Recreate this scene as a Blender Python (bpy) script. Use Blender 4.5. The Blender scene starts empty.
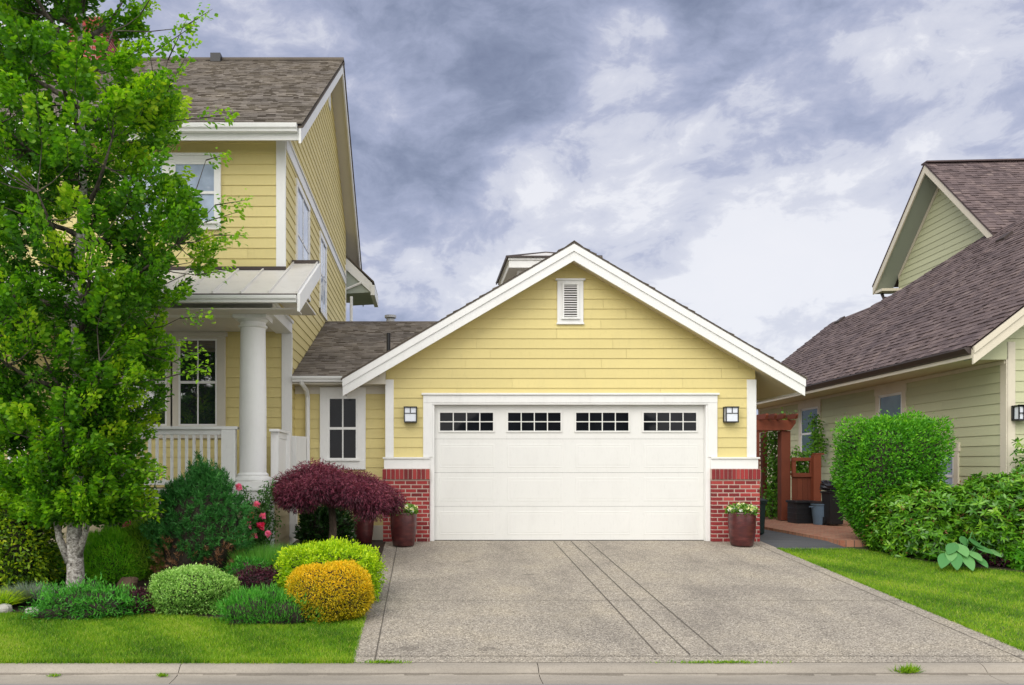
import bpy, math, random
import numpy as np
from mathutils import Vector, Matrix
random.seed(7)
RNG = np.random.default_rng(11)
S = bpy.context.scene
C = S.collection
R = math.radians

# ------------------------------------------------------------------ camera
F = 800.0; EYE = 1.32; VX = 425.0; VY = 466.0
cd = bpy.data.cameras.new('camera'); cam = bpy.data.objects.new('camera', cd); C.objects.link(cam)
cam.location = (0, 0, EYE); cam.rotation_euler = (R(90), 0, 0)
cd.sensor_width = 36; cd.lens = F/1024*36
cd.shift_x = (512-VX)/1024; cd.shift_y = (VY-342.5)/1024
cd.clip_start = .1; cd.clip_end = 2000
S.camera = cam
S.render.resolution_x = 1024; S.render.resolution_y = 685

# ------------------------------------------------------------------ light and exposure
EXPOSURE = 0.38
SUN_STRENGTH = 1.5; SUN_ANGLE = 45; SUN_EL = 38; SUN_AZ = 215   # azimuth from +Y, clockwise
CLOUD_GAIN = 1.0
S.view_settings.view_transform = 'Standard'; S.view_settings.look = 'None'
S.view_settings.exposure = EXPOSURE; S.view_settings.gamma = 1
S.view_settings.use_curve_mapping = False

def pxdir(px, py):
    v = Vector(((px-VX)/F, 1, (VY-py)/F)); v.normalize(); return v

def make_world():
    w = bpy.data.worlds.new('World'); S.world = w; w.use_nodes = True
    nt = w.node_tree; N = nt.nodes; L = nt.links
    for n in list(N): N.remove(n)
    out = N.new('ShaderNodeOutputWorld')
    sky = N.new('ShaderNodeTexSky'); sky.sky_type = 'NISHITA'; sky.sun_disc = False
    sky.sun_elevation = R(SUN_EL); sky.sun_rotation = R(SUN_AZ)
    bg1 = N.new('ShaderNodeBackground'); bg1.inputs[1].default_value = 0.11
    L.new(sky.outputs[0], bg1.inputs[0])
    tc = N.new('ShaderNodeTexCoord')
    mp = N.new('ShaderNodeMapping'); mp.inputs['Scale'].default_value = (1, 1, 1.7)
    mp.inputs['Rotation'].default_value = (0, R(-14), 0)
    L.new(tc.outputs['Generated'], mp.inputs[0])
    def noise(scale, detail, rough, dist, off=(0, 0, 0)):
        m = N.new('ShaderNodeMapping'); m.inputs['Location'].default_value = off
        L.new(mp.outputs[0], m.inputs[0])
        n = N.new('ShaderNodeTexNoise'); n.inputs['Scale'].default_value = scale
        n.inputs['Detail'].default_value = detail; n.inputs['Roughness'].default_value = rough
        n.inputs['Distortion'].default_value = dist
        L.new(m.outputs[0], n.inputs[0]); return n.outputs[0]
    def math_(op, a, b=None, c=None):
        m = N.new('ShaderNodeMath'); m.operation = op
        for i, x in enumerate((a, b, c)):
            if x is None: continue
            if isinstance(x, (int, float)): m.inputs[i].default_value = x
            else: L.new(x, m.inputs[i])
        return m.outputs[0]
    # billows: the direction is pushed about by a coarse noise before the cloud noise is read
    wn = N.new('ShaderNodeTexNoise'); wn.inputs['Scale'].default_value = 4.5; wn.inputs['Detail'].default_value = 5
    L.new(mp.outputs[0], wn.inputs[0])
    wa = N.new('ShaderNodeVectorMath'); wa.operation = 'MULTIPLY_ADD'; wa.inputs[1].default_value = (.16, .16, .16)
    L.new(wn.outputs['Color'], wa.inputs[0]); L.new(mp.outputs[0], wa.inputs[2]); mp = wa
    big = noise(3.1, 10, .50, .0, (3.1, 1.7, .4))
    fine = noise(7.5, 14, .62, .0, (7.1, 2.2, 5.4))
    f = math_('MULTIPLY_ADD', big, 1.5, -.75)
    f = math_('ADD', f, math_('MULTIPLY_ADD', fine, 1.15, -.575))
    # the sky's own large masses: a dark bank and a bright break
    for px, py, rad, amp in ((420, 70, 11, -.17), (480, 140, 8, -.15), (375, 225, 8, -.20), (375, 160, 5, .10), (650, 80, 6, .10), (590, 170, 6, .06),
                             (700, 190, 6, .04), (800, 290, 8, .20), (770, 30, 7, -.10), (880, 120, 9, .10), (440, 285, 7, .10), (930, 70, 5, -.08),
                             (980, 130, 6, .06), (640, 220, 7, -.12), (770, 120, 5, -.08), (340, 10, 6, .10), (520, 240, 5, .04), (620, 30, 5, -.12), (700, 130, 4, -.10)):
        dp = N.new('ShaderNodeVectorMath'); dp.operation = 'DOT_PRODUCT'
        dp.inputs[1].default_value = pxdir(px, py)
        nv = N.new('ShaderNodeVectorMath'); nv.operation = 'NORMALIZE'
        L.new(tc.outputs['Generated'], nv.inputs[0]); L.new(nv.outputs[0], dp.inputs[0])
        mr = N.new('ShaderNodeMapRange'); mr.interpolation_type = 'SMOOTHSTEP'
        mr.inputs[1].default_value = math.cos(R(rad*1.15)); mr.inputs[2].default_value = 1
        mr.inputs[3].default_value = 0; mr.inputs[4].default_value = amp
        L.new(dp.outputs['Value'], mr.inputs[0])
        f = math_('ADD', f, mr.outputs[0])
    f = math_('ADD', f, .515)
    cr = N.new('ShaderNodeValToRGB'); e = cr.color_ramp
    e.elements[0].position = .0; e.elements[0].color = (.17, .20, .31, 1)
    e.elements[1].position = 1; e.elements[1].color = (.90, .90, .95, 1)
    for p, c in ((.22, (.27, .31, .44)), (.40, (.40, .44, .60)), (.50, (.50, .53, .68)), (.57, (.66, .68, .79)), (.66, (.72, .735, .83)), (.74, (.88, .885, .94))):
        x = e.elements.new(p); x.color = (*c, 1)
    L.new(f, cr.inputs[0])
    # unseen half of the sky behind the photographer, brightened and warmed as fill
    sp = N.new('ShaderNodeSeparateXYZ'); L.new(tc.outputs['Generated'], sp.inputs[0])
    mr = N.new('ShaderNodeMapRange'); mr.inputs[1].default_value = .45; mr.inputs[2].default_value = -.5
    mr.inputs[3].default_value = .76*CLOUD_GAIN; mr.inputs[4].default_value = 1.75*CLOUD_GAIN
    L.new(sp.outputs[1], mr.inputs[0])
    mc = N.new('ShaderNodeMix'); mc.data_type = 'RGBA'; mc.inputs[7].default_value = (.80, .77, .72, 1)
    mr3 = N.new('ShaderNodeMapRange'); mr3.inputs[1].default_value = .35; mr3.inputs[2].default_value = -.5; mr3.inputs[4].default_value = .75
    L.new(sp.outputs[1], mr3.inputs[0]); L.new(mr3.outputs[0], mc.inputs[0]); L.new(cr.outputs[0], mc.inputs[6])
    bg2 = N.new('ShaderNodeBackground'); L.new(mc.outputs[2], bg2.inputs[0]); L.new(mr.outputs[0], bg2.inputs[1])
    mix = N.new('ShaderNodeMixShader'); mix.inputs[0].default_value = .93
    L.new(bg1.outputs[0], mix.inputs[1]); L.new(bg2.outputs[0], mix.inputs[2]); L.new(mix.outputs[0], out.inputs[0])
make_world()
sl = bpy.data.lights.new('sun', 'SUN'); sl.energy = SUN_STRENGTH; sl.angle = R(SUN_ANGLE); sl.color = (1, .965, .905)
so = bpy.data.objects.new('sun', sl); C.objects.link(so)
az = R(SUN_AZ); el = R(SUN_EL)
sd = Vector((math.sin(az)*math.cos(el), math.cos(az)*math.cos(el), math.sin(el)))
so.rotation_euler = sd.to_track_quat('Z', 'Y').to_euler(); so.location = (-6, -10, 20)

# ------------------------------------------------------------------ helpers
def P(px, py, Y): return Vector(((px-VX)/F*Y, Y, EYE+(VY-py)/F*Y))
def X(px, Y): return (px-VX)/F*Y
def Z(py, Y): return EYE+(VY-py)/F*Y
def g(y):
    if y < 7.47: return -.53
    if y > 14.08: return 0.0
    return -.525+.0802*(y-7.53)
def gy(py):                                  # distance of the point of the ground seen at row py
    Y = 1959/(py-401.8)
    return Y if Y < 14.08 else 1056/(py-466)

MATS = {}
def nodes(name):
    m = bpy.data.materials.new(name); m.use_nodes = True; MATS[name] = m
    nt = m.node_tree; b = nt.nodes['Principled BSDF']
    return m, nt, b
def mixrgb(nt, a, b, f, mode='MIX'):
    n = nt.nodes.new('ShaderNodeMix'); n.data_type = 'RGBA'; n.blend_type = mode
    for k, v in ((6, a), (7, b), (0, f)):
        if isinstance(v, (int, float)): n.inputs[k].default_value = v
        elif isinstance(v, tuple): n.inputs[k].default_value = (*v[:3], 1)
        else: nt.links.new(v, n.inputs[k])
    return n.outputs[2]
def tnoise(nt, scale, detail=4, rough=.55, coord='Object', sc=None):
    tc = nt.nodes.new('ShaderNodeTexCoord'); n = nt.nodes.new('ShaderNodeTexNoise')
    n.inputs['Scale'].default_value = scale; n.inputs['Detail'].default_value = detail; n.inputs['Roughness'].default_value = rough
    if sc:
        m = nt.nodes.new('ShaderNodeMapping'); m.inputs['Scale'].default_value = sc
        nt.links.new(tc.outputs[coord], m.inputs[0]); nt.links.new(m.outputs[0], n.inputs[0])
    else: nt.links.new(tc.outputs[coord], n.inputs[0])
    return n.outputs[0]
def ramp(nt, src, stops):
    r = nt.nodes.new('ShaderNodeValToRGB'); e = r.color_ramp
    while len(e.elements) < len(stops): e.elements.new(.5)
    for i, (p, c) in enumerate(stops):
        e.elements[i].position = p; e.elements[i].color = (*c, 1) if len(c) == 3 else c
    nt.links.new(src, r.inputs[0]); return r.outputs[0]
def attr(nt, name='rnd'):
    a = nt.nodes.new('ShaderNodeAttribute'); a.attribute_name = name; return a.outputs['Fac']
def bump(nt, b, src, strength, dist=.01):
    n = nt.nodes.new('ShaderNodeBump'); n.inputs['Strength'].default_value = strength; n.inputs['Distance'].default_value = dist
    nt.links.new(src, n.inputs['Height']); nt.links.new(n.outputs[0], b.inputs['Normal'])
def mul(c, k): return tuple(x*k for x in c)

def paint(name, col, rough=.5, var=.08, nscale=1.3, rnd=0.0, grime=.0, spec=.4, bmp=.0):
    m, nt, b = nodes(name)
    n = tnoise(nt, nscale, 6, .6)
    c = mixrgb(nt, mul(col, 1-var), mul(col, 1+var), n)
    n2 = tnoise(nt, 26, 4, .6, sc=(1, 1, .3))
    c = mixrgb(nt, c, mul(col, .86), ramp(nt, n2, [(.55, (0, 0, 0)), (.8, (.5, .5, .5))]))
    if rnd:
        a = attr(nt)
        c = mixrgb(nt, c, ramp(nt, a, [(0, (1-rnd,)*3), (1, (1+rnd*.4,)*3)]), 1.0, 'MULTIPLY')
    if grime:
        gr = ramp(nt, tnoise(nt, 3.5, 8, .7, sc=(1, 1, .35)), [(.5, (0, 0, 0)), (.75, (grime,)*3)])
        c = mixrgb(nt, c, (.22, .2, .16), gr)
    nt.links.new(c, b.inputs['Base Color']); b.inputs['Roughness'].default_value = rough
    b.inputs['Specular IOR Level'].default_value = spec
    if bmp: bump(nt, b, tnoise(nt, 60, 5, .6, sc=(.3, .3, 3)), bmp, .004)
    return m
YEL = (.69, .585, .25)
paint('siding_yellow', YEL, .62, .06, .9, rnd=.055, bmp=.35, grime=.06)
paint('siding_green', (.53, .54, .335), .62, .05, .9, rnd=.06, bmp=.25)
paint('trim_white', (.80, .80, .775), .5, .03, 2, grime=.10)
paint('trim_cream', (.67, .61, .48), .55, .04, 2, grime=.12)
paint('trim_beige', (.63, .59, .50), .55, .04, 2, grime=.06)
paint('soffit_green', (.36, .40, .34), .6, .04, 2)
paint('soffit_tan', (.62, .54, .36), .6, .04, 2)
paint('soffit_white', (.66, .63, .56), .6, .04, 2)
paint('door_paint', (.74, .738, .705), .42, .03, 1.2, bmp=.2, grime=.07)
paint('metal_roof', (.66, .64, .59), .42, .05, 1.5, grime=.2)
paint('skirt_tan', (.42, .36, .23), .6, .05, 2)
paint('black_metal', (.018, .018, .02), .4, .1, 4)
paint('grey_metal', (.45, .46, .47), .35, .1, 4)
paint('gutter_brown', (.06, .045, .04), .45, .1, 4)
paint('wood_red', (.19, .048, .022), .6, .22, 5, rnd=.3, bmp=.5)
paint('wood_grey', (.10, .075, .06), .7, .2, 5)
paint('bin_black', (.014, .015, .018), .42, .15, 5)
paint('bin_blue', (.11, .17, .24), .45, .08, 5)
paint('bin_green', (.008, .022, .02), .45, .1, 5)
paint('bag_black', (.015, .016, .02), .25, .2, 12)
paint('frosted', (.72, .76, .82), .25, .02, 4, spec=.6)
paint('soil', (.035, .022, .015), .9, .3, 14, bmp=.6)
paint('curtain', (.33, .42, .36), .8, .1, 5)
paint('stone_brown', (.13, .085, .055), .9, .3, 9, bmp=.6)
paint('stone', (.42, .40, .36), .8, .2, 6, bmp=.5)

def shingle_mat(name, cols):
    m, nt, b = nodes(name)
    c = ramp(nt, attr(nt), [(i/(len(cols)-1), c) for i, c in enumerate(cols)])
    n = tnoise(nt, 160, 3, .7)
    c = mixrgb(nt, c, mul(cols[0], .55), ramp(nt, n, [(.45, (0, 0, 0)), (.7, (.7, .7, .7))]))
    n = tnoise(nt, .8, 5, .6)
    c = mixrgb(nt, c, ramp(nt, n, [(.3, (.82, .82, .84)), (.7, (1.12, 1.1, 1.05))]), 1.0, 'MULTIPLY')
    nt.links.new(c, b.inputs['Base Color']); b.inputs['Roughness'].default_value = .9
    b.inputs['Specular IOR Level'].default_value = .2
    bump(nt, b, tnoise(nt, 220, 3, .7), .5, .004)
shingle_mat('shingle_brown', [(.14, .12, .10), (.20, .175, .148), (.265, .235, .20), (.34, .305, .265)])
shingle_mat('shingle_plum', [(.095, .072, .072), (.14, .107, .107), (.19, .145, .142), (.25, .195, .18)])

def brick_mat():
    m, nt, b = nodes('brick')
    c = ramp(nt, attr(nt), [(0, (.15, .014, .016)), (.4, (.25, .022, .024)), (.8, (.33, .032, .032)), (1, (.38, .06, .05))])
    n = tnoise(nt, 55, 5, .7)
    c = mixrgb(nt, c, (.45, .17, .13), ramp(nt, n, [(.56, (0, 0, 0)), (.75, (.5, .5, .5))]))
    nt.links.new(c, b.inputs['Base Color']); b.inputs['Roughness'].default_value = .85
    bump(nt, b, n, .5, .006)
brick_mat()
paint('mortar', (.52, .40, .34), .9, .12, 20, bmp=.4)

def glass_mat(name, col=(.012, .014, .018)):
    m, nt, b = nodes(name)
    n = tnoise(nt, 2.5, 3, .5)
    c = mixrgb(nt, mul(col, .5), mul(col, 2.2), n)
    nt.links.new(c, b.inputs['Base Color']); b.inputs['Roughness'].default_value = .03
    b.inputs['Specular IOR Level'].default_value = .65
    bump(nt, b, tnoise(nt, 1.6, 2, .5), .05, .02)
    return b
glass_mat('glass', (.006, .007, .009)).inputs['Specular IOR Level'].default_value = .2; _b = glass_mat('glass_porch', (.012, .014, .018)); _b.inputs['IOR'].default_value = 2.7; _b.inputs['Specular IOR Level'].default_value = .5; glass_mat('glass_bright', (.035, .075, .065)).inputs['Specular IOR Level'].default_value = .35
glass_mat('glass_sky_painted', (.30, .36, .46))  # pale blue base colour paints the sky reflection into the panes

def pot_mat():
    m, nt, b = nodes('glazed_maroon')
    n = tnoise(nt, 6, 5, .6, sc=(1, 1, 2.5))
    c = ramp(nt, n, [(.3, (.045, .012, .014)), (.55, (.085, .02, .02)), (.75, (.15, .04, .035))])
    nt.links.new(c, b.inputs['Base Color']); b.inputs['Roughness'].default_value = .32
pot_mat()

def drive_mat():
    m, nt, b = nodes('exposed_aggregate')
    tc = nt.nodes.new('ShaderNodeTexCoord')
    v = nt.nodes.new('ShaderNodeTexVoronoi'); v.inputs['Scale'].default_value = 76; nt.links.new(tc.outputs['Object'], v.inputs[0])
    sp = nt.nodes.new('ShaderNodeSeparateColor'); nt.links.new(v.outputs['Color'], sp.inputs[0])
    c = ramp(nt, sp.outputs[0], [(0, (.07, .061, .05)), (.25, (.18, .158, .127)), (.5, (.33, .292, .237)), (.8, (.50, .445, .36)), (1, (.70, .64, .53))])
    c = mixrgb(nt, c, (.335, .295, .238), ramp(nt, v.outputs['Distance'], [(.35, (0, 0, 0)), (.6, (.8, .8, .8))]))
    n = tnoise(nt, 1.1, 7, .62)
    c = mixrgb(nt, c, ramp(nt, n, [(.28, (.74, .74, .76)), (.5, (1, 1, 1)), (.72, (1.14, 1.12, 1.06))]), 1.0, 'MULTIPLY')
    n = tnoise(nt, 5, 7, .7)
    c = mixrgb(nt, c, (.12, .10, .085), ramp(nt, n, [(.60, (0, 0, 0)), (.78, (.40, .40, .40))]))
    n = tnoise(nt, .9, 8, .68, sc=(2.6, .35, 1))      # wear along the wheel tracks
    c = mixrgb(nt, c, (.13, .115, .095), ramp(nt, n, [(.52, (0, 0, 0)), (.72, (.30, .30, .30))]))
    n = tnoise(nt, 2.3, 3, .5)
    c = mixrgb(nt, c, (.07, .06, .05), ramp(nt, n, [(.70, (0, 0, 0)), (.76, (.42, .42, .42))]))
    nt.links.new(c, b.inputs['Base Color']); b.inputs['Roughness'].default_value = .85
    bump(nt, b, v.outputs['Distance'], .5, .006)
drive_mat()
def conc(name, a, d, scale=30):
    m, nt, b = nodes(name)
    c = mixrgb(nt, a, d, tnoise(nt, scale, 8, .75))
    c = mixrgb(nt, c, ramp(nt, tnoise(nt, 1.3, 6, .6, sc=(.5, 2.5, 1)), [(.3, (.72, .71, .7)), (.7, (1.12, 1.1, 1.08))]), 1.0, 'MULTIPLY')
    n3 = ramp(nt, tnoise(nt, 170, 2, .5), [(.55, (0, 0, 0)), (.7, (.6, .6, .6))])
    c = mixrgb(nt, c, mul(a, .5), n3)
    nt.links.new(c, b.inputs['Base Color']); b.inputs['Roughness'].default_value = .88
    bump(nt, b, tnoise(nt, 120, 4, .7), .4, .004)
conc('kerb_concrete', (.29, .26, .215), (.44, .40, .335))
conc('asphalt', (.24, .24, .25), (.34, .335, .34), 60)
conc('asphalt_path', (.075, .08, .09), (.12, .125, .135), 60)
conc('joint_dark', (.09, .08, .065), (.17, .15, .12), 40)
conc('grit', (.13, .11, .085), (.30, .27, .22), 30)
conc('earth', (.045, .05, .022), (.085, .10, .035), 3)
conc('mulch', (.022, .014, .010), (.07, .045, .03), 45)
conc('lawn_soil', (.07, .13, .014), (.12, .20, .02), 25)

def bark_mat(name, a, b_, c_, sc=14, z=.35):
    m, nt, b = nodes(name)
    n = tnoise(nt, sc, 8, .72, sc=(1, 1, z))
    c = ramp(nt, n, [(.34, a), (.5, b_), (.66, c_)])
    nt.links.new(c, b.inputs['Base Color']); b.inputs['Roughness'].default_value = .9
    bump(nt, b, n, .9, .02)
bark_mat('bark_pale', (.035, .03, .025), (.38, .35, .31), (.74, .72, .68), 26, 1.3)
bark_mat('bark_brown', (.03, .02, .015), (.08, .055, .04), (.16, .12, .09))
bark_mat('bark_limb', (.03, .025, .02), (.08, .065, .05), (.16, .14, .11), 20)
bark_mat('twig_shade', (.012, .010, .008), (.03, .025, .015), (.06, .045, .03), 30, 1)  # dark twiggy core, coloured as the shade inside the bushes

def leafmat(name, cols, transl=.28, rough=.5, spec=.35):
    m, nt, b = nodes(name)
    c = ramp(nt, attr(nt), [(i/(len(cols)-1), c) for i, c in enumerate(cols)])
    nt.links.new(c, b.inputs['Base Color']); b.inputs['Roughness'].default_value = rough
    b.inputs['Specular IOR Level'].default_value = spec
    t = nt.nodes.new('ShaderNodeBsdfTranslucent'); nt.links.new(mixrgb(nt, c, (1.35, 1.5, .7), 1.0, 'MULTIPLY'), t.inputs[0])
    mx = nt.nodes.new('ShaderNodeMixShader'); mx.inputs[0].default_value = transl
    o = nt.nodes['Material Output']
    nt.links.new(b.outputs[0], mx.inputs[1]); nt.links.new(t.outputs[0], mx.inputs[2]); nt.links.new(mx.outputs[0], o.inputs[0])
leafmat('leaf_tree', [(.020, .075, .008), (.05, .17, .010), (.12, .31, .012), (.28, .50, .016), (.52, .66, .03)], .44)
leafmat('leaf_gold_cypress', [(.03, .08, .008), (.09, .20, .01), (.26, .40, .012), (.58, .64, .02)])
leafmat('leaf_soft_green', [(.06, .26, .008), (.12, .44, .012), (.20, .58, .02), (.32, .68, .03)])
leafmat('leaf_blue_grass', [(.10, .15, .11), (.17, .24, .18), (.27, .33, .24), (.36, .34, .18)], .15)
leafmat('leaf_low_green', [(.02, .12, .014), (.045, .23, .022), (.08, .34, .03), (.14, .46, .05)])
leafmat('leaf_barberry', [(.018, .006, .012), (.045, .010, .022), (.08, .018, .035), (.13, .03, .05)], .2)
leafmat('leaf_boxy', [(.08, .21, .03), (.19, .38, .07), (.34, .58, .12), (.52, .74, .24)])
leafmat('leaf_pine', [(.016, .085, .016), (.035, .17, .030), (.06, .25, .042), (.12, .36, .07)], .12)
leafmat('leaf_brown_needles', [(.10, .045, .02), (.2, .09, .04), (.30, .15, .07), (.36, .22, .12)], .1)
leafmat('leaf_olive', [(.07, .17, .012), (.15, .33, .02), (.25, .48, .03), (.38, .56, .06)])
leafmat('leaf_lavender', [(.06, .22, .02), (.11, .34, .035), (.18, .46, .06), (.30, .48, .16)])
leafmat('leaf_chartreuse', [(.10, .26, .006), (.30, .50, .008), (.52, .70, .012), (.72, .82, .03)])
leafmat('leaf_golden', [(.26, .22, .008), (.52, .43, .010), (.80, .53, .012), (.92, .60, .015)])
leafmat('leaf_maple', [(.030, .005, .011), (.10, .014, .033), (.20, .034, .066), (.36, .10, .14)], .25)
leafmat('leaf_dark_glossy', [(.008, .03, .006), (.014, .055, .01), (.03, .09, .015), (.06, .15, .03)], .1, .3)
leafmat('leaf_hedge', [(.022, .11, .006), (.055, .24, .008), (.115, .38, .012), (.23, .52, .02)])
leafmat('leaf_rhodo', [(.02, .085, .006), (.06, .20, .010), (.14, .35, .014), (.36, .54, .05)], .18, .35, .5)
leafmat('leaf_rust', [(.12, .05, .02), (.17, .07, .03), (.22, .10, .04), (.25, .14, .05)], .1)
leafmat('leaf_hosta', [(.07, .22, .06), (.09, .28, .08), (.12, .34, .10), (.18, .40, .13)], .2)
leafmat('leaf_rose', [(.02, .07, .01), (.04, .12, .02), (.08, .2, .04), (.14, .28, .07)])
leafmat('leaf_vine', [(.03, .10, .008), (.06, .18, .012), (.12, .28, .02), (.2, .38, .04)])
leafmat('petal_pink', [(.80, .10, .28), (.88, .18, .38), (.95, .30, .48), (.95, .5, .6)], .3)
leafmat('petal_red', [(.65, .02, .10), (.8, .05, .16), (.88, .1, .22), (.9, .2, .3)], .3)
leafmat('petal_cream', [(.70, .66, .14), (.78, .74, .28), (.84, .82, .45), (.88, .86, .6)], .3)
leafmat('petal_white', [(.6, .6, .6), (.7, .7, .68), (.8, .8, .78), (.85, .85, .84)], .3)
leafmat('petal_blue', [(.04, .08, .4), (.05, .1, .5), (.08, .14, .6), (.1, .2, .6)], .3)
leafmat('grass_blades', [(.04, .12, .004), (.10, .25, .006), (.19, .375, .009), (.33, .49, .02), (.50, .52, .11)], .3)
leafmat('leaf_far', [(.012, .035, .012), (.02, .055, .015), (.035, .085, .02), (.06, .12, .03)], .1)

def tag(o, label=None, cat=None, group=None, kind=None):
    if label: o['label'] = label
    if cat: o['category'] = cat
    if group: o['group'] = group
    if kind: o['kind'] = kind
    return o
def thing(name, loc, label, cat, group=None, rz=0):
    o = bpy.data.objects.new(name, None); C.objects.link(o); o.location = loc; o.rotation_euler = (0, 0, rz)
    o.empty_display_size = .2
    return tag(o, label, cat, group)
def origin_of(o):
    v = Vector((0, 0, 0))
    while o is not None: v += o.location; o = o.parent
    return v

class MB:
    """collects boxes, tubes and panels; build() links them as one mesh object"""
    def __init__(s): s.v = []; s.f = []; s.r = []; s.m = []; s.mi = 0; s.rv = .5
    def add(s, vs, fs):
        n = len(s.v); s.v += [tuple(v) for v in vs]
        for f in fs: s.f.append(tuple(i+n for i in f)); s.r.append(s.rv); s.m.append(s.mi)
    def box(s, x0, x1, y0, y1, z0, z1):
        x0, x1 = min(x0, x1), max(x0, x1); y0, y1 = min(y0, y1), max(y0, y1); z0, z1 = min(z0, z1), max(z0, z1)
        s.add([(x0,y0,z0),(x1,y0,z0),(x1,y1,z0),(x0,y1,z0),(x0,y0,z1),(x1,y0,z1),(x1,y1,z1),(x0,y1,z1)],
              [(0,3,2,1),(4,5,6,7),(0,1,5,4),(1,2,6,5),(2,3,7,6),(3,0,4,7)])
    def obox(s, o, a, b, c):      # corner and three edge vectors
        o, a, b, c = map(Vector, (o, a, b, c))
        s.add([o, o+a, o+a+b, o+b, o+c, o+a+c, o+a+b+c, o+b+c],
              [(0,3,2,1),(4,5,6,7),(0,1,5,4),(1,2,6,5),(2,3,7,6),(3,0,4,7)])
    def prism(s, poly, d):        # poly: list of 3D points, d: extrusion vector
        d = Vector(d); p = [Vector(q) for q in poly]; n = len(p)
        s.add(p+[q+d for q in p], [tuple(range(n))[::-1], tuple(range(n, 2*n))]+[(i, (i+1)%n, n+(i+1)%n, n+i) for i in range(n)])
    def quad(s, a, b, c, d): s.add([a, b, c, d], [(0, 1, 2, 3)])
    def tube(s, pts, rs, n=10, cap=True, wob=0):
        pts = [Vector(p) for p in pts]; rings = []
        vs = []; fs = []
        prev = None
        for i, p in enumerate(pts):
            t = (pts[min(i+1, len(pts)-1)]-pts[max(i-1, 0)]).normalized()
            a = Vector((1, 0, 0)) if abs(t.x) < .9 else Vector((0, 1, 0))
            if prev is not None: a = prev
            u = (a-t*a.dot(t)).normalized(); w = t.cross(u); prev = u
            r = rs[i] if hasattr(rs, '__len__') else rs
            for k in range(n):
                th = 2*math.pi*k/n; rr = r*(1+wob*random.uniform(-1, 1))
                vs.append(p+(u*math.cos(th)+w*math.sin(th))*rr)
        for i in range(len(pts)-1):
            for k in range(n):
                fs.append((i*n+k, i*n+(k+1)%n, (i+1)*n+(k+1)%n, (i+1)*n+k))
        if cap:
            fs.append(tuple(range(n))[::-1]); fs.append(tuple(range((len(pts)-1)*n, len(pts)*n)))
        s.add(vs, fs)
    def lathe(s, prof, c, n=32):
        vs = []; fs = []
        for r, z in prof:
            for k in range(n):
                th = 2*math.pi*k/n; vs.append((c[0]+r*math.cos(th), c[1]+r*math.sin(th), c[2]+z))
        for i in range(len(prof)-1):
            for k in range(n): fs.append((i*n+k, i*n+(k+1)%n, (i+1)*n+(k+1)%n, (i+1)*n+k))
        s.add(vs, fs)
    def build(s, name, mats, parent=None, local=False, smooth=False, bevel=0, origin=None):
        if not isinstance(mats, (list, tuple)): mats = [mats]
        me = bpy.data.meshes.new(name)
        off = Vector((0, 0, 0))
        if parent is not None and not local: off = origin_of(parent)
        if origin is not None: off = Vector(origin)
        me.from_pydata([(v[0]-off.x, v[1]-off.y, v[2]-off.z) for v in s.v], [], s.f)
        for m in mats: me.materials.append(MATS[m])
        me.polygons.foreach_set('material_index', s.m)
        a = me.attributes.new('rnd', 'FLOAT', 'FACE'); a.data.foreach_set('value', s.r)
        if smooth: me.polygons.foreach_set('use_smooth', [True]*len(s.f))
        o = bpy.data.objects.new(name, me); C.objects.link(o)
        if parent is not None: o.parent = parent
        if origin is not None: o.location = off
        if bevel:
            b = o.modifiers.new('bevel', 'BEVEL'); b.width = bevel; b.segments = 2; b.limit_method = 'ANGLE'; b.angle_limit = R(40)
        return o

def siding(mb, O, U, N, z0, z1, ext, expo=.174, seed=0):
    """lap boards on a wall: O origin, U along the wall, N outward; ext(z) -> list of (u0, u1)"""
    rr = random.Random(seed); O, U, N = Vector(O), Vector(U).normalized(), Vector(N).normalized()
    z = z0
    while z < z1-1e-6:
        zt = min(z+expo, z1)
        eb = ext(z+1e-4); et = ext(zt-1e-4)
        if len(et) != len(eb):
            em = ext((z+zt)/2); eb = et = em
        for (a0, a1), (c0, c1) in zip(eb, et):
            if a1-a0 < .02: continue
            if c1 < c0: c0 = c1 = (c0+c1)/2
            cuts = [a0]; p = a0+rr.uniform(.6, 3.6)
            while p < a1-.3: cuts.append(p); p += rr.choice((3.6, 2.4, 3.0))
            cuts.append(a1)
            for i in range(len(cuts)-1):
                l, r = cuts[i], cuts[i+1]
                lt = c0 if i == 0 else l
                rt = c1 if i == len(cuts)-2 else r
                if l != a0: l += .0035; lt = l
                lt = max(lt, c0) if i else c0
                rt = max(lt, min(rt, c1))
                mb.rv = rr.random()
                d0, d1 = .017, .003
                A = O+U*l+Vector((0,0,z))+N*d0; B = O+U*r+Vector((0,0,z))+N*d0
                Cc = O+U*rt+Vector((0,0,zt+.004))+N*d1; D = O+U*lt+Vector((0,0,zt+.004))+N*d1
                A0 = O+U*l+Vector((0,0,z))-N*.002; B0 = O+U*r+Vector((0,0,z))-N*.002
                mb.quad(A, B, Cc, D); mb.quad(A0, B0, B, A); mb.quad(A0, A, D, O+U*lt+Vector((0,0,zt))-N*.002)
        z = zt
    mb.rv = .5

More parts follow.
